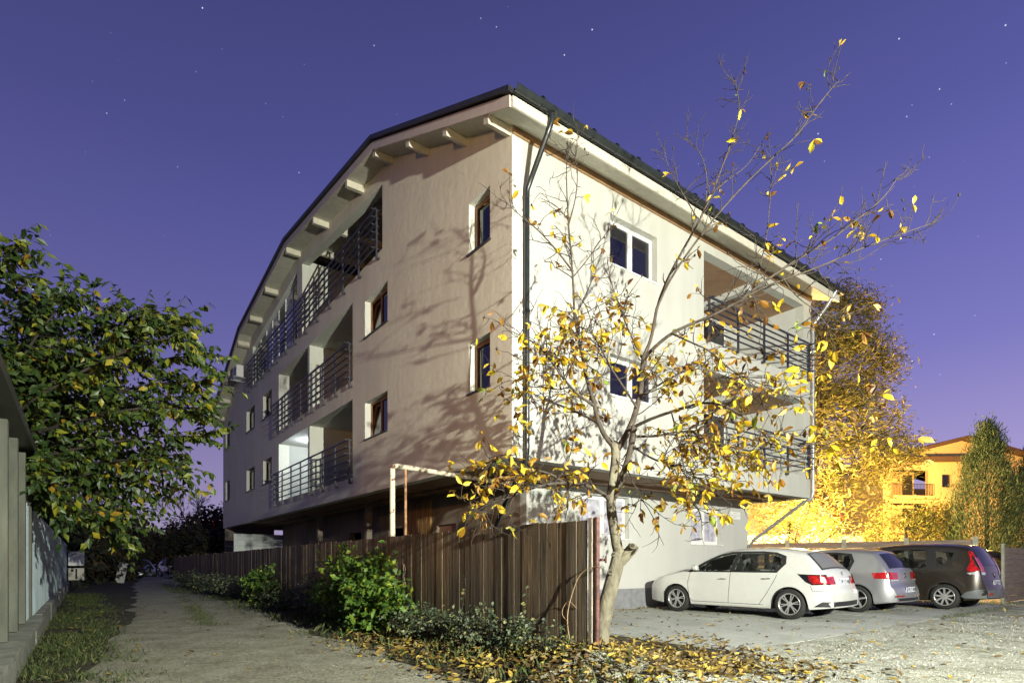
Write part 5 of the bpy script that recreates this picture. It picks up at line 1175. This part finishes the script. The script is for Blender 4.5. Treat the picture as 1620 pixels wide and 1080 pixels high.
for a, b, c_, d_ in ((5.5, 6.4, 7.7, 8.8), (5.5, 6.4, 4.6, 5.8), (12, 13, 7.4, 8.6)):
    m = MB(); m.box(a, b, .18, .22, c_, d_); m.build('window', M['glass'], fb)
hs = thing('garden_house', 'small pale house with red gable roof glowing behind the willow', 'building', (15.5, 38, 0), .1)
m = MB(); m.slab([(-4.5, 0), (6.2, 0), (6.2, 4.6), (3.4, 7.0), (-1.5, 7.0), (-4.5, 4.6)], [rect(3, 4, 2.8, 4)], lambda a, b, t: (a, t, b), 0, .3); m.box(-4.5, -4.2, .3, 8, 0, 4.5); m.build('wall', mat('warm_white_wall', (.62, .56, .45), .9), hs)
m = MB(); m.box(3, 4, .15, .2, 2.8, 4); m.build('window', M['glass'], hs)
m = MB(); m.beam((3.3, 3.8, 7.1), (6.9, 3.8, 4.2), 8.2, .18, up=(0, 0, 1)); m.beam((-1.6, 3.8, 7.1), (-4.9, 3.8, 4.3), 8.2, .18); m.box(-1.7, 3.4, -.3, 7.9, 7.03, 7.2); m.build('roof', mat('red_tiles', (.30, .08, .04), .8), hs)
gwl = thing('garden_wall', 'bright white garden wall behind the board fence', 'wall', (10.5, 31.5, 0), .02)
m = MB(); m.box(0, 9, 0, .2, 0, 2.75); m.build('render', mat('white_render', (.75, .70, .6), .9), gwl); m = MB(); m.box(-.05, 9.05, -.05, .25, 2.752, 2.83); m.build('coping', M['conc'], gwl)

# ---- background left: dark trees closing the lane
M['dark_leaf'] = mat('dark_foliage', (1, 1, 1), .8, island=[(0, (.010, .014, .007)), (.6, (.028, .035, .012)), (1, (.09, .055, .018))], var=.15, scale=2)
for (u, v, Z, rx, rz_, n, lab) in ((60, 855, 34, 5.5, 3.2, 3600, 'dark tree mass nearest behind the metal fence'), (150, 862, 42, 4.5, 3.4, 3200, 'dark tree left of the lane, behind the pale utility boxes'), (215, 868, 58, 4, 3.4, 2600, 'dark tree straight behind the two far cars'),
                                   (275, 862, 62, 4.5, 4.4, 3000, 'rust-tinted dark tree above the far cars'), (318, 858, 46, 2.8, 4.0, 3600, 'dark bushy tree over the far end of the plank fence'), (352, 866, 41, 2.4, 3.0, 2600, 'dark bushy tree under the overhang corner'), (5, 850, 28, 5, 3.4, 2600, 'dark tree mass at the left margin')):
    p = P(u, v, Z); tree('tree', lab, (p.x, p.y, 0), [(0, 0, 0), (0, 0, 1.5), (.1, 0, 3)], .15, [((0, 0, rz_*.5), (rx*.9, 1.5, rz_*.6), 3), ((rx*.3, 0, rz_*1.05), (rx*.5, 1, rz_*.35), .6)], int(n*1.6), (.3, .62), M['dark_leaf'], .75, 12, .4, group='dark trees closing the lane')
bt = thing('bare_tree', 'bare twiggy tree against the sky left of the building', 'tree', (-23.5, 44, 0)); random.seed(3); m = MB()
def rec(p, d, l, r, k):
    q = p+d*l; m.tube([p, p.lerp(q, .5)+Vector((random.gauss(0, .03*l), random.gauss(0, .03*l), 0)), q], [r, r*.85, r*.7], 5, cap=False)
    if k:
        for _ in range(3 if k > 2 else 4): rec(p.lerp(q, random.uniform(.6, 1)), (d+Vector((random.gauss(0, .5), random.gauss(0, .5), random.gauss(.1, .3)))).normalized(), l*random.uniform(.55, .8), r*.6, k-1)
rec(Vector((0, 0, 0)), Vector((0, 0, 1)), 2.8, .11, 5); m.build('trunk', M['dbark'], bt)
ds_ = thing('shop_front', 'tiny lit red and white shop front glimpsed far away under the overhang corner', 'building', (-40.5, 76, 0)); m = MB(); m.box(-3, 3, 0, 3, 2, 7); m.build('wall', emis('glowing_shop_wall', (.75, .62, .55), .55), ds_)  # wall and red panel glow themselves, in place of lamplight on them
m = MB(); m.box(.5, 3, -.1, -.01, 4, 6.9); m.build('sign_panel', emis('glowing_red_panel', (.6, .05, .05), .7), ds_)
cbw = thing('cable', 'thin overhead cable running to the building eave', 'cable', (0, 0, 0)); m = MB(); a = B(-.4, 25.5, 10.2); b = P(240, 572, 22); m.tube([a.lerp(b, k/12)-Vector((0, 0, .25*math.sin(math.pi*k/12))) for k in range(13)], .012, 5); m.build('wire', M['rail'], cbw)
rk = thing('stone', 'white lump of stone among the fallen leaves by the tree', 'stone', (.62, 5.95, .05)); bm = bmesh.new(); bmesh.ops.create_icosphere(bm, subdivisions=2, radius=.07)
for vv in bm.verts: vv.co += Vector([random.gauss(0, .008) for _ in range(3)]); vv.co.z *= .7
me = bpy.data.meshes.new('rock'); bm.to_mesh(me); bm.free(); link('rock', me, rk, [M['stone']])
